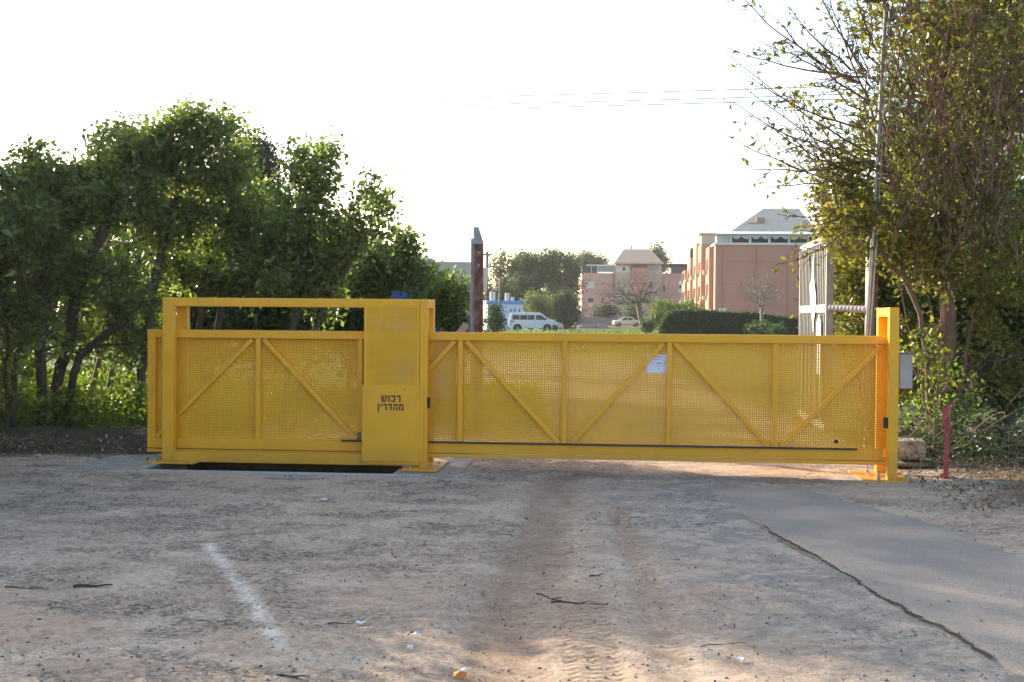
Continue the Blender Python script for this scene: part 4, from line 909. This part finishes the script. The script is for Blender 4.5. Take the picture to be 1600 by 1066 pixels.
q = MB(); q.bar((0, 0, -.1), (lean, .02, Hs), .055, .008); q.bar((.026, .03, -.1), (lean+.026, .05, Hs), .008, .055); q.build('angle_iron', RED, st)
q = MB(); q.bar((lean*.78-.03, -.012, Hs*.76), (lean-.03, -.008, Hs), .085, .006); q.build('plate', RED, st)
q = MB()
for k in range(7): zz = Hs*(.72+.036*k); q.box((lean*zz/Hs+.005, -.014 if k > 1 else -.006, zz), (lean*zz/Hs+.02, -.011 if k > 1 else -.004, zz+.012))
q.build('holes', mat('hole_dark', (.30, .20, .18), .9), st)

# ================================================================== BACKGROUND (far side)
def car_profile(body, y0, y1, name, m_, parent, inset=.0, bevel=.03):
    return MB().prism(body, y0, y1).build(name, m_, parent, bevel=bevel)
WV = mat('van_white', (.62, .65, .70), .3, var=.03); GLS = mat('car_glass', (.02, .03, .04), .12, var=.2, spec=.8); TYR = mat('tyre', (.012, .012, .012), .8); HUB = mat('hub', (.2, .2, .21), .4, .5)
def wheels(parent, xs, r_, y0, y1):
    for x in xs:
        for yy, s_ in ((y0, -1), (y1, 1)):
            wh = MB().tube([(x, yy+.02*s_, r_), (x, yy-.2*s_, r_)], r_, 18).build('wheel', TYR, parent)
            MB().tube([(x, yy+.03*s_, r_), (x, yy+.0, r_)], r_*.55, 12).build('rim', HUB, wh)
Yv = 130; kv = Yv/FPX
xv, _ = XZ(794, 510, Yv); vz = gzf(0, Yv) + .0
van = thing('parked_van', (xv, Yv, vz), 'white passenger van parked side-on beyond the gate beside the blue and white kiosk', 'van')
S = 4.9/74.5
body = [(0, .35), (.0, .85), (.07, 1.25), (.25, 1.88), (.40, 1.95), (3.15, 1.95), (3.35, 1.88), (4.05, 1.30), (4.72, 1.12), (4.88, .95), (4.92, .45), (4.8, .33)]
car_profile(body, -.95, .95, 'body', WV, van, bevel=.07)
for (x0w, x1w, s_) in ((.42, 1.15, 0), (1.2, 1.95, 0), (2.0, 2.65, 0)):
    for yy in (-.955, .945): MB().box((x0w, yy, 1.2), (x1w, yy+.01, 1.68)).build('side_window', GLS, van)
for yy in (-.955, .945): MB().prism([(2.80, 1.2), (3.95, 1.2), (3.72, 1.36), (3.30, 1.68), (2.80, 1.68)], yy, yy+.01).build('cab_window', GLS, van)
q = MB(); q.poly([(3.40, -.8, 1.855), (3.40, .8, 1.855), (4.02, .82, 1.345), (4.02, -.82, 1.345)], [(0, 1, 2, 3)]); ws = q.build('windshield', GLS, van); ws.location = (.012, 0, .014)
MB().box((4.45, -.97, .33), (4.96, .97, .72)).build('bumper', mat('bumper_grey', (.035, .035, .045), .6), van, bevel=.06)
MB().box((-.05, -.93, .33), (.10, .93, .6)).build('bumper', MATS['bumper_grey'], van, bevel=.03)
for yy in (-.96, .76): MB().box((4.55, yy, .78), (4.83, yy+.2, .98)).build('headlight', mat('headlight', (.5, .5, .5), .2), van, bevel=.03)
MB().box((3.75, -1.15, 1.2), (3.85, -.96, 1.42)).build('wing_mirror', BLK, van, bevel=.02)
for yy in (-.958,): MB().box((2.72, yy, .5), (2.735, yy+.01, 1.85)).build('door_seam', mat('seam', (.2, .22, .25), .6), van)
MB().box((.22, -.958, .95), (.62, -.948, 1.08)).build('decal', mat('van_decal', (.12, .10, .12), .6), van)
for x in (.95, 3.95): MB().tube([(x, -.955, .36), (x, -.90, .36)], .44, 20).build('wheel_arch', BLK, van)
wheels(van, (.95, 3.95), .34, -.95, .95)
def small_car(name, label, x, Y, m_, rz=0, s_=1):
    c = thing(name, (x, Y, gzf(0, Y)), label, 'car', rz=rz)
    car_profile([(0, .3), (0, .75), (.15, .88), (.9, .95), (1.35, 1.38), (2.6, 1.42), (3.25, .98), (4.1, .82), (4.3, .6), (4.3, .3)], -.85, .85, 'body', m_, c, bevel=.08)
    for yy in (-.858, .848):
        MB().prism([(1.1, .97), (1.45, 1.32), (2.0, 1.34), (2.0, .97)], yy, yy+.01).build('side_window', GLS, c); MB().prism([(2.08, .97), (2.08, 1.34), (2.5, 1.34), (3.0, .97)], yy, yy+.01).build('side_window', GLS, c)
    q = MB(); q.poly([(.95, -.75, 1.0), (1.33, -.7, 1.36), (1.33, .7, 1.36), (.95, .75, 1.0)], [(0, 1, 2, 3)]); o = q.build('rear_window', GLS, c); o.location = (-.02, 0, .015)
    q = MB(); q.poly([(2.66, -.7, 1.39), (3.18, -.75, 1.03), (3.18, .75, 1.03), (2.66, .7, 1.39)], [(0, 1, 2, 3)]); o = q.build('windshield', GLS, c); o.location = (.02, 0, .015)
    wheels(c, (.8, 3.4), .3, -.85, .85); return c
small_car('parked_car', 'silver car nose showing just beyond the front of the white van', at(818, 510, 139).x, 139, mat('car_silver', (.45, .42, .48), .35, .3))
small_car('parked_car', 'small white car half hidden in grass before the left pink building', at(953, 510, 196).x, 190, mat('car_white', (.62, .64, .66), .35), rz=.1)
# kiosk: white with blue roof band
Yk = 137; xk, _ = XZ(789, 500, Yk)
kz = gzf(0, Yk); ki = thing('kiosk', (xk, Yk, kz), 'white kiosk with blue roof band beyond the gate, next to the van', 'kiosk', rz=R(14))
zk = at(790, 470, Yk).z - kz; WK = mat('kiosk_white', (.50, .56, .74), .6, var=.05, scale=2); BK = mat('kiosk_blue', (.10, .24, .52), .6, var=.1, scale=3)
MB().box((-1.9, 0, 0), (2.0, 4.5, zk-.32)).build('wall', WK, ki); MB().box((-2.1, -.2, zk-.32), (2.15, 4.7, zk)).build('roof_band', BK, ki)
for x in (.55, 1.0, 1.5): MB().box((x, -.03, 1.6), (x+.16, -.002, 2.35)).build('window', mat('kiosk_window', (.10, .12, .25), .4), ki)
MB().box((-1.1, -.03, .1), (-.25, -.002, 2.2)).build('door', mat('kiosk_door', (.40, .45, .60), .6), ki)
for (xo, yo, ww, hh, lab) in ((-1.15, 1.0, .62, .95, 'white water tank on the kiosk roof, leftmost and widest of three'), (.45, .9, .5, .85, 'white water tank in the middle of the kiosk roof'), (1.05, .9, .36, .42, 'lowest white water tank at the right of the kiosk roof')):
    p_ = Matrix.Rotation(R(14), 3, 'Z') @ Vector((xo, yo, 0)); tk = thing('water_tank', (xk+p_.x, Yk+p_.y, kz+zk), lab, 'tank')
    MB().tube([(0, 0, 0), (0, 0, hh)], ww/2, 14).build('barrel', mat('tank_white', (.58, .56, .55), .5, var=.06), tk); MB().tube([(0, 0, hh), (0, 0, hh+.05)], ww*.3, 12).build('lid', BLK, tk)
pole_ = thing('thin_pole', (at(779.5, 500, 128).x, 128, kz), 'thin pale metal pole standing before the white kiosk', 'pole')
MB().tube([(0, 0, 0), (0, 0, at(780, 437, 128).z-kz)], .05, 8).build('shaft', GREYM, pole_)
pole2 = thing('utility_pole', (at(760.5, 500, 150).x, 150, .2), 'far wooden utility pole seen just right of the rusty post', 'pole')
MB().tube([(0, 0, 0), (0, 0, at(760, 396, 150).z)], .14, 8).build('shaft', BARK, pole2); MB().box((-.7, -.05, at(760, 402, 150).z), (.7, .05, at(760, 401, 150).z)).build('crossarm', BARK, pole2)

# pink apartment building at left
PK = mat('pink_wall', (.56, .33, .275), .85, var=.06, scale=.5); PK2 = mat('pink_wall_dark', (.48, .24, .18), .85, var=.05, scale=.5); CR = mat('cream_wall', (.46, .38, .29), .85, var=.06, scale=.6)
TILE = mat('tan_roof_tile', (.55, .37, .23), .85, col2=(.64, .45, .30), scale=1.2, stretch=(1, 1, 6)); WF = mat('white_frame', (.60, .60, .58), .6, var=.03); DG = mat('dark_window', (.035, .045, .05), .2, var=.3, scale=.7); ACM = mat('ac_white', (.60, .58, .55), .6)
Yb = 225; kb = Yb/FPX; gb = gzf(0, Yb) - .5
b1_ = thing('apartment_building', (at(908.5, 480, Yb).x, Yb, gb), 'pink three-storey apartment building with tan hip roof tower, left of the larger block', 'building')
ox, oz = b1_.location.x, gb
def bx(m_, nm, x0, x1, y0, y1, d0, d1, par=b1_, bev=0):
    a = at(x0, y1, Yb); b = at(x1, y0, Yb); return MB().box((a.x-ox, d0, a.z-oz if y1 < 520 else -1), (b.x-ox, d1, b.z-oz)).build(nm, m_, par, bevel=bev)
bx(PK, 'wall', 908.5, 960, 427, 530, 0, 12); bx(PK, 'wall', 1033, 1080, 427, 530, 1.5, 12)
bx(CR, 'tower_wall', 960, 1033, 411, 530, -1.0, 11); bx(PK2, 'tower_bay', 986, 1009, 411, 470, -1.6, -1.0); bx(DG, 'tower_opening', 986, 1009, 413.5, 419, -1.65, -1.55)
# roof
def pt(px, py, d): q_ = at(px, py, Yb); return (q_.x-ox, d, q_.z-oz)
MB().poly([pt(958, 412, -2.2), pt(1035, 412, -2.2), pt(1035, 412, 12), pt(958, 412, 12), pt(977, 388, 3), pt(1018, 388, 3), pt(1018, 388, 7), pt(977, 388, 7)], [(0, 3, 2, 1), (0, 1, 5, 4), (1, 2, 6, 5), (2, 3, 7, 6), (3, 0, 4, 7), (4, 5, 6, 7)]).build('hip_roof', TILE, b1_)
bx(TILE, 'eave', 958, 1035, 411, 413, -2.3, -2.1); bx(GREYM, 'roof_vent', 989, 991.5, 382, 388.5, 4, 4.5)
# glazed roof terrace on the left wing
for (a, b) in ((908.5, 910.5), (923.5, 924.5), (933, 934), (958, 960)): bx(WF, 'terrace_post', a, b, 415.5, 427, 0, .25)
bx(WF, 'terrace_beam', 908.5, 960, 413.8, 415.5, -.1, 8); bx(DG, 'terrace_glass', 910.5, 933, 415.5, 427, .3, .4); bx(mat('pale_glass', (.25, .30, .32), .3), 'terrace_glass', 934, 958, 416.5, 425, .3, .4)
bx(mat('canopy_dark', (.05, .045, .045), .8), 'terrace_canopy', 1047, 1078, 412.5, 415.5, 0, 8); bx(DG, 'terrace_glass', 1050, 1076, 415.5, 427, 1.6, 1.7)
def win(x0, x1, y0, y1, m_=DG, d=-.02, fr_=WF, par=b1_):
    f_ = bx(fr_, 'window', x0-.6, x1+.6, y0-.6, y1+.6, d-.06, d+.02, par); g_ = bx(m_, 'pane', x0, x1, y0, y1, d-.09, d-.061, par)
    g_.parent = f_
win(918.5, 928, 441.5, 450, WF); win(918.5, 927, 466, 472.5); bx(ACM, 'air_conditioner', 919.5, 927, 474, 479.5, -.5, -.02)
win(940.5, 943.5, 441, 444); win(940.5, 943.5, 465.5, 468.5, DG, -.02, PK2); bx(ACM, 'air_conditioner', 955.5, 959.5, 473, 480, -.5, -.02)
win(972, 976, 418, 423.5, DG, -1.02); win(1012, 1029, 415, 424, mat('pale_glass', (.25, .30, .32), .3), -1.02); bx(WF, 'tower_panel', 962, 984, 415, 426, -1.03, -1.0)
win(966, 974, 468, 476, DG, -1.02); win(1063, 1068, 445, 450, DG, 1.48); bx(ACM, 'air_conditioner', 1060, 1066, 452, 457, 1.0, 1.49); bx(ACM, 'air_conditioner', 1067, 1073, 426, 431, 1.0, 1.49); win(1075, 1078, 441, 447, WF, 1.48); win(1063, 1070, 467, 472, WF, 1.48); win(1013, 1019, 440, 450, DG, -1.02); win(1037, 1041, 445, 455, DG, 1.48)
bx(mat('cream_low', (.40, .33, .27), .85), 'porch', 925, 940, 497, 530, -1.5, 0); bx(mat('brown_panel', (.17, .10, .07), .8), 'porch', 1010, 1030, 470, 476, -1.3, -1.0)

# large pink block at right
Yc = 150; gc = gzf(0, Yc)-.4; rz2 = -R(5.0)
b2 = thing('apartment_building', (at(1117, 480, Yc).x, Yc, gc), 'large salmon apartment block with white terrace canopy and grey hip roof behind the hedge', 'building', rz=rz2)
hw_ = at(1120, 383, Yc).z - gc
k2_ = Yc/FPX; W3 = (1340-1117)*k2_; PX = lambda px: (px-1117)*k2_
SAL = mat('salmon_wall', (.50, .225, .155), .85, var=.05, scale=.4); SAL2 = mat('orange_wall', (.50, .26, .15), .85, var=.06, scale=.6)
MB().box((0, 0, -1), (W3, 60, hw_)).build('wall', SAL, b2)
MB().box((-.15, -.15, hw_), (W3+.1, 60.1, hw_+.28)).build('cornice', WF, b2)
ZY = lambda py: at(1200, py, Yc).z - gc
q = MB()
for i in range(6):
    x_ = PX(1141) + i*(PX(1290)-PX(1141))/5; q.box((x_-.12, .3, hw_+.28), (x_+.12, .6, ZY(368)))
q.build('terrace_posts', WF, b2)
q = MB()
for i in range(12):      # scalloped canopy valance
    xa_ = PX(1119)+(PX(1300)-PX(1119))*i/12; xb_ = PX(1119)+(PX(1300)-PX(1119))*(i+1)/12; n6 = 7
    out_ = [(xa_, ZY(366)), (xb_, ZY(366))] + [(xb_+(xa_-xb_)*j/n6, ZY(369.5)-.35*abs(math.cos(math.pi*j/n6))) for j in range(n6+1)]
    q.prism(out_[::-1], .02+.0*i, .06)
q.build('canopy_valance', mat('valance', (.45, .46, .48), .7), b2)
q = MB(); q.poly([(PX(1117), -.3, ZY(367)), (PX(1300), -.3, ZY(367)), (PX(1296), 6, ZY(358)), (PX(1146), 6, ZY(358)), (PX(1117), -.3, ZY(366)), (PX(1300), -.3, ZY(366)), (PX(1296), 6, ZY(357)), (PX(1146), 6, ZY(357))], [(0, 3, 2, 1), (4, 5, 6, 7), (0, 1, 5, 4), (1, 2, 6, 5), (2, 3, 7, 6), (3, 0, 4, 7)]); q.build('canopy', mat('canopy_sheet', (.62, .66, .72), .4, var=.05, scale=1), b2)
MB().box((PX(1140), 4, hw_+.28), (PX(1290), 4.2, ZY(366))).build('terrace_back', mat('terrace_dark', (.07, .045, .035), .8), b2)
MB().box((PX(1119), .5, hw_+.28), (PX(1139), 3, ZY(369))).build('terrace_room', mat('room_cream', (.50, .46, .38), .8), b2)
GT = mat('grey_roof_tile', (.50, .41, .31), .9, col2=(.62, .52, .40), scale=1.5, stretch=(1, 1, 5))
q = MB(); q.poly([(PX(1140), 7, ZY(361)), (PX(1292), 7, ZY(361)), (PX(1292), 22, ZY(361)), (PX(1140), 22, ZY(361)), (PX(1195)+.9, 12, ZY(325)+.9), (PX(1252)+1, 12, ZY(325)+.9), (PX(1252)+1, 16, ZY(325)+.9), (PX(1195)+.9, 16, ZY(325)+.9)], [(0, 3, 2, 1), (0, 1, 5, 4), (1, 2, 6, 5), (2, 3, 7, 6), (3, 0, 4, 7), (4, 5, 6, 7)]); q.build('hip_roof', GT, b2)
q = MB()
for i in range(4): q.box((PX(1152)+i*1.0, 9-.0*i, ZY(361)), (PX(1152)+(i+1)*1.0-.02, 11, ZY(357)+i*.65))
q.build('stepped_gable', mat('brown_gable', (.34, .22, .15), .9), b2)
# left flank: bays stepping back, windows, boxes
for i, (ya, yb_, pr, ht) in enumerate(((3, 9, .55, .0), (13, 20, .9, .9), (24, 32, .9, 1.6), (36, 44, 1.1, .2), (48, 58, 1.3, -1.2))):
    by = MB().box((-pr, ya, -1), (-.002, yb_, hw_+.0+ht)).build('bay', SAL2, b2)
    for fl in range(3):
        wz = .9 + fl*3.1
        MB().box((-pr-.03, ya+1.2, wz+.6), (-pr-.002, yb_-1.2, wz+2.0)).build('window', DG, by)
        MB().box((-pr-.5, (ya+yb_)/2, wz+.1), (-pr-.035, (ya+yb_)/2+.9, wz+.6)).build('air_conditioner', ACM, by)
for i, (ya, xo_) in enumerate(((10, 0), (33, 0))):
    MB().box((-.4, ya, 0), (-.003, ya+2.2, 2.4)).build('porch', mat('room_cream', (.50, .46, .38), .8), b2)
MB().box((-.6, 18, hw_+.3), (1.5, 21, hw_+2.4)).build('roof_hut', mat('room_cream', (.50, .46, .38), .8), b2); MB().box((-.9, 17.6, hw_+2.4), (1.8, 21.4, hw_+2.6)).build('hut_roof', GT, b2)
MB().box((-.9, 40, hw_+.3), (.8, 43, hw_+1.8)).build('roof_hut', DG, b2)
MB().box((PX(1123), -.04, ZY(487)), (PX(1135), -.002, ZY(482))).build('air_conditioner', ACM, b2)
q = MB()
for zz in (ZY(410), ZY(445)): q.box((.02, -.012, zz), (W3, -.002, zz+.03))
q.build('wall_joint', mat('joint', (.26, .13, .11), .9), b2)

for i, x_ in enumerate((PX(1128), PX(1180), PX(1228))):
    MB().tube([(x_, -.07, -.5), (x_, -.07, hw_-.3)], .05, 6).build('drain_pipe', mat('pipe_pink', (.42, .20, .15), .8), b2)
for x_ in (1150, 1205): MB().box((PX(x_), -.05, ZY(402)), (PX(x_)+.5, -.002, ZY(402)+.35)).build('wall_vent', GREYM, b2)
# hedge
Yh = 97; hx0, hx1 = at(1030, 500, Yh).x, at(1262, 500, Yh).x; hz = gzf(0, Yh)
hd = thing('hedge', ((hx0+hx1)/2, Yh, hz), 'long dark clipped hedge with rounded left end in front of the salmon block', 'hedge')
ztop = lambda f: np.interp(f, [0, .06, .2, .45, .62, .8, 1], [at(1040, 492, Yh).z, at(1050, 485.5, Yh).z, at(1080, 484, Yh).z, at(1130, 488, Yh).z, at(1170, 488, Yh).z, at(1215, 495, Yh).z, at(1262, 500, Yh).z]) - hz
nF = 34000; f_ = rng.random(nF); side_ = rng.random(nF) < .72; hw2 = 1.6
zr = ztop(f_)*(1 + .03*(fbm(f_*40, f_*0, 4)-.5)); endr = np.clip(np.minimum(f_, 1-f_)*(hx1-hx0)/1.2, 0, 1); prof = np.sqrt(1-(1-endr)**2)
th_ = rng.random(nF); zz = np.where(side_, zr*(th_**.8)*.96, zr*(.9+.1*rng.random(nF))) * (.35+.65*prof)
yy = np.where(side_, -hw2*(1-.18*(zz/zr)**4), rng.uniform(-hw2, hw2, nF)) * (.3+.7*prof) + rng.normal(size=nF)*.05
P = np.stack([hx0+(hx1-hx0)*f_-(hx0+hx1)/2, yy, zz], -1)
leaf_mesh('foliage', P, .17, leafmat('hedge_leaf', (.026, .046, .016), (.055, .085, .026), .2, .6), hd, aspect=.7)
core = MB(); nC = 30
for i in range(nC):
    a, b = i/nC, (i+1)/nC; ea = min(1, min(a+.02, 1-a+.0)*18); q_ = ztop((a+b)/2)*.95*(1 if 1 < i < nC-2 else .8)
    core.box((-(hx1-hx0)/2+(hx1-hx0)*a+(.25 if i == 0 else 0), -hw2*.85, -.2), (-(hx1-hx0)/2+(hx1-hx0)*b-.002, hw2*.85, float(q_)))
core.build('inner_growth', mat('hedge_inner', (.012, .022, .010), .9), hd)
P = P.copy(); 
# far trees and bushes
def far_bush(name, label, px, Y, lobes, nl, ls, lm=LF_F, cat='tree', nt=60, rt=.2, **kw):
    x = at(px, 500, Y).x; base_ = (x, Y, gzf(x, Y)); bl = [PB(a, b_, rx, rz, Y, None, 1) for (a, b_, rx, rz) in lobes]
    return make_tree(name, label, cat, base_, bl, nt, nl, ls, lm, BARK, rt=rt, seg=1.2, spread=ls*1.3, r0=.02, **kw)
GRV = 'grove of far trees between rusty post and left pink building'
far_bush('grove_tree', 'broad grey-green far tree directly right of the rusty post', 785, 178, [(785, 440, 32, 38), (800, 412, 24, 16), (778, 480, 32, 30)], 9500, .42)
far_bush('grove_tree', 'large rounded far tree above the white van', 832, 175, [(832, 430, 36, 34), (815, 470, 34, 30), (852, 412, 22, 18)], 11500, .42)
far_bush('grove_tree', 'tall dense far tree touching the left pink building', 878, 185, [(874, 428, 30, 34), (868, 470, 34, 30), (890, 445, 18, 40)], 11000, .42)
far_bush('grove_tree', 'dark tree filling the gap beside the left pink building wall', 912, 250, [(918, 420, 22, 20), (930, 408, 22, 9), (902, 430, 16, 36)], 5200, .45, LF_G)
far_bush('cypress_tree', 'narrow pointed cypress top rising over the grove', 915, 240, [(915, 405, 9, 16), (915, 394, 6, 12), (915, 386, 3, 8), (915, 425, 12, 20)], 3000, .4, LF_G)
far_bush('pine_tree', 'dark pine top behind the right wing of the left pink building', 1030, 262, [(1027, 393, 8, 11), (1032, 410, 11, 12), (1024, 405, 8, 9)], 2600, .5, LF_G)
far_bush('round_bush', 'sunlit round bushy tree right of the van', 884, 152, [(880, 484, 25, 24), (874, 466, 13, 12), (890, 498, 16, 15)], 8500, .30, nt=90, rt=.1)
far_bush('round_bush', 'lower yellow-green bush behind the van roof', 845, 150, [(846, 482, 18, 14), (830, 470, 14, 14), (838, 496, 20, 14)], 4200, .3, leafmat('far_fresh', (.07, .095, .028), (.14, .16, .04), .3, .6))
far_bush('low_shrub', 'shrub in front of the white kiosk beside the rusty post', 772, 88, [(774, 488, 10, 14), (770, 506, 16, 14), (782, 508, 8, 8)], 2600, .16, LF_B, 'shrub', rt=.05)
far_bush('low_shrub', 'dark green bush at the foot of the left pink building', 948, 212, [(948, 488, 17, 9)], 1500, .4, LF_G, 'shrub', nt=30)
far_bush('low_shrub', 'sunlit yellow-green shrubs rising behind the hedge left end', 1045, 125, [(1040, 482, 26, 12), (1075, 481, 22, 9), (1022, 500, 16, 16)], 5200, .22, MATS['far_fresh'], 'shrub', nt=60, rt=.06)
far_bush('low_shrub', 'small round green bush left of the hedge end, beside the bare tree foot', 1008, 108, [(1010, 508, 12, 8)], 1500, .16, LF_B, 'shrub', nt=30, rt=.04)
far_bush('low_shrub', 'low rounded clipped shrub in front of the hedge near the small bare tree', 1187, 88, [(1185, 513, 20, 8)], 2400, .14, LF_B, 'shrub', nt=30, rt=.04)
far_bush('low_shrub', 'low clipped shrub in front of the hedge, nearest the white swing gate', 1215, 86, [(1216, 516, 13, 6)], 1200, .14, LF_B, 'shrub', nt=30, rt=.04)
far_bush('low_shrub', 'dim shrub between the porch and the bare tree at the pink building', 990, 205, [(990, 490, 14, 9)], 1300, .36, LF_F, 'shrub', nt=30)
# bare trees
far = MATS
def bare_tree(label, px, Y, top, blobs_, fork, rt, nt=420, bark=BARK3):
    x = at(px, 500, Y).x; base_ = (x, Y, gzf(x, Y)); bl = [PB(*q_, Y) for q_ in blobs_]
    f_ = at(fork[0], fork[1], Y); m_ = at((px+fork[0])/2-2, (515+fork[1])/2, Y)
    tr = [[(0, 0, -.2), (m_.x-x, 0, m_.z-base_[2]), (f_.x-x, 0, f_.z-base_[2])]]
    make_tree('bare_tree', label, 'tree', base_, bl, nt, 0, .1, LF_F, bark, rt=rt, trunks=tr, seg=.45, r0=.008, wlen=.25, shell=.6)
bare_tree('leafless spreading tree with dark leaning trunk before the left pink building', 1008, 112, 430, [(985, 455, 45, 22), (1010, 440, 28, 22), (955, 460, 25, 16), (1040, 455, 18, 16)], (997, 472), .24, 1000, mat('bare_bark', (.14, .10, .08), .9, col2=(.22, .17, .14), scale=2))
bare_tree('small leafless grey tree in front of the salmon block and hedge', 1192, 92, 415, [(1185, 445, 32, 26), (1200, 462, 24, 18), (1168, 455, 18, 18)], (1190, 480), .12, 800)
# low grey wall and rubble, path
lw = thing('low_wall', (at(900, 500, 205).x, 205, gzf(0, 205)), 'long low grey wall in front of the left pink building', 'wall')
MB().box((0, 0, -.5), ((955-888)*205/FPX, .3, 1.25)).build('face', mat('wall_grey', (.22, .22, .25), .9, var=.1, scale=1), lw)
rbx = thing('rubble_heap', (at(930, 510, 165).x, 165, gzf(0, 165)), 'small pale rubble heap in the grass beyond the gate', 'rubble')
q = MB()
for k in range(26): 
    c = rng.normal(size=3)*[1.0, .5, .18]; s_ = rng.uniform(.12, .4); q.box((c[0]-s_, c[1]-s_, -.1), (c[0]+s_, c[1]+s_, abs(c[2])+s_*.8), Matrix.Rotation(rng.uniform(0, .5), 4, 'Z'))
q.build('stones', mat('rubble', (.36, .30, .27), .9), rbx)
rd = MB().poly([(-80, 139.5, gzf(0, 139.5)+.03), (110, 139.5, gzf(0, 139.5)+.03), (110, 147, gzf(0, 147)+.03), (-80, 147, gzf(0, 147)+.03)], [(0, 1, 2, 3)]).build('far_path', mat('path_grey', (.15, .14, .14), .9, scale=.5)); tag(rd, kind='structure')
# grass on the far verge
nG = 26000; P = np.stack([rng.uniform(-4, 46, nG), rng.uniform(60, 128, nG)], -1); P = np.concatenate([P, (gz(P[:, 0], P[:, 1]) + .02)[:, None]], 1)
tag(leaf_mesh('grass', P, .30, leafmat('grass_blade', (.06, .095, .022), (.13, .165, .042), .35, .6), aspect=.3, droop=-1.0), 'bright sunlit grass on the verge beyond the gate', 'grass', kind='stuff')
# blue tarp stalls glimpsed through the left trees
BT = mat('blue_tarp', (.03, .10, .42), .55, col2=(.06, .18, .60), scale=1.5, bump=.5, bscale=2)
YT = 23.6
tp_ = thing('blue_tarp', (at(650, 480, YT).x, YT, 0), 'bright blue tarpaulin shelter glimpsed through the low tree right of the cabinet', 'tarp')
ox_ = tp_.location.x; q = MB(); cs = [at(a, b, YT) for a, b in ((586, 470), (596, 460), (608, 452), (645, 461), (672, 468), (703, 476))]; n6 = len(cs)
top = [(c.x-ox_, .12*math.sin(i*2.1), c.z) for i, c in enumerate(cs)]; low = [(c.x-ox_+.05*math.sin(i*4), .2*math.sin(i*1.3)-.05, 0.02) for i, c in enumerate(cs)]
bt = [(x, y+1.5, z-.1) for x, y, z in top]; bl2 = [(x, y+1.6, z) for x, y, z in low]
q.poly(top+low+bt+bl2, [(i, i+n6, i+n6+1, i+1) for i in range(n6-1)] + [(i+1, i+1+2*n6, i+2*n6, i) for i in range(n6-1)] + [(i+2*n6+1, i+3*n6+1, i+3*n6, i+2*n6) for i in range(n6-1)])
q.build('sheet', BT, tp_)
tpole = thing('thin_pole', (at(705, 500, 30).x, 30, 0), 'thin white pole standing left of the rusty post', 'pole')
MB().tube([(0, 0, 0), (0, 0, at(705, 482, 30).z)], .022, 8).build('shaft', bs, tpole)
lb = thing('leaning_plank', (at(722, 520, 16.2).x, 16.2, 0), 'pale plank end leaning up behind the gate beside the rusty post', 'plank')
e0, e1 = at(714, 526, 16.2), at(729, 506, 16.2)
q = MB(); q.bar((e1.x-lb.location.x-1.1, 0, .02), (e1.x-lb.location.x, 0, e1.z), .09, .03); q.build('board', mat('pale_wood', (.34, .28, .20), .8), lb)
# pale building glimpsed behind the left trees
Yl = 95; gl_ = thing('pale_house', (at(645, 500, Yl).x, Yl, 0), 'pale low house with grey roof glimpsed over the trees left of the rusty post', 'house')
lx0 = at(625, 500, Yl).x-gl_.location.x; lx1 = at(736, 500, Yl).x-gl_.location.x; lzt = at(680, 409, Yl).z
MB().box((lx0, 0, 0), (lx1, 8, lzt)).build('wall', mat('house_wall', (.42, .36, .32), .8, var=.1, scale=.5), gl_)
MB().box((lx0-.3, -.3, lzt), (lx1-3.0, 8.3, lzt+.25)).build('roof', mat('house_roof', (.35, .37, .40), .6), gl_)
for i in range(4): MB().box((lx0+.6+i*1.3, -.04, 2.2), (lx0+1.3+i*1.3, -.002, 3.4)).build('window', DG, gl_)
# overhead cables
def cable(pxa, pya, pxb, pyb, Y, r_, lab):
    a = at(pxa, pya, Y); b = at(pxb, pyb, Y); q = MB(); c = (a+b)/2; o = thing('power_line', c, lab, 'cable')
    pts = []
    for i in range(31):
        t = i/30; p_ = a*(1-t)+b*t - c; p_.z -= .5*4*t*(1-t)*0.6; pts.append(tuple(p_))
    q.tube(pts, r_, 5); q.build('wire', mat('cable', (.05, .055, .07), .5), o)
cable(-300, 168, 1900, 112, 60, .021, 'topmost thin overhead power line crossing the pale sky')
cable(-300, 178, 1900, 126, 60, .021, 'upper middle overhead power line crossing the pale sky')
cable(-300, 184, 1900, 134, 60, .021, 'lower middle overhead power line crossing the pale sky')
cable(700, 437, 1040, 442, 140, .02, 'thin low overhead wire crossing in front of the far grove')

# ------------------------------------------------------------------ thin evening haze over the whole place
hm = bpy.data.materials.new('haze_air'); hm.use_nodes = True; n = hm.node_tree.nodes; n.remove(n['Principled BSDF'])
pv = n.new('ShaderNodeVolumePrincipled'); pv.inputs['Color'].default_value = (.93, .95, 1, 1); pv.inputs['Density'].default_value = HAZE; pv.inputs['Anisotropy'].default_value = .5
hm.node_tree.links.new(pv.outputs[0], n['Material Output'].inputs['Volume'])
hb = MB().box((-1000, -100, -3), (1000, 1600, 32)).build('haze', hm); tag(hb, kind='stuff')
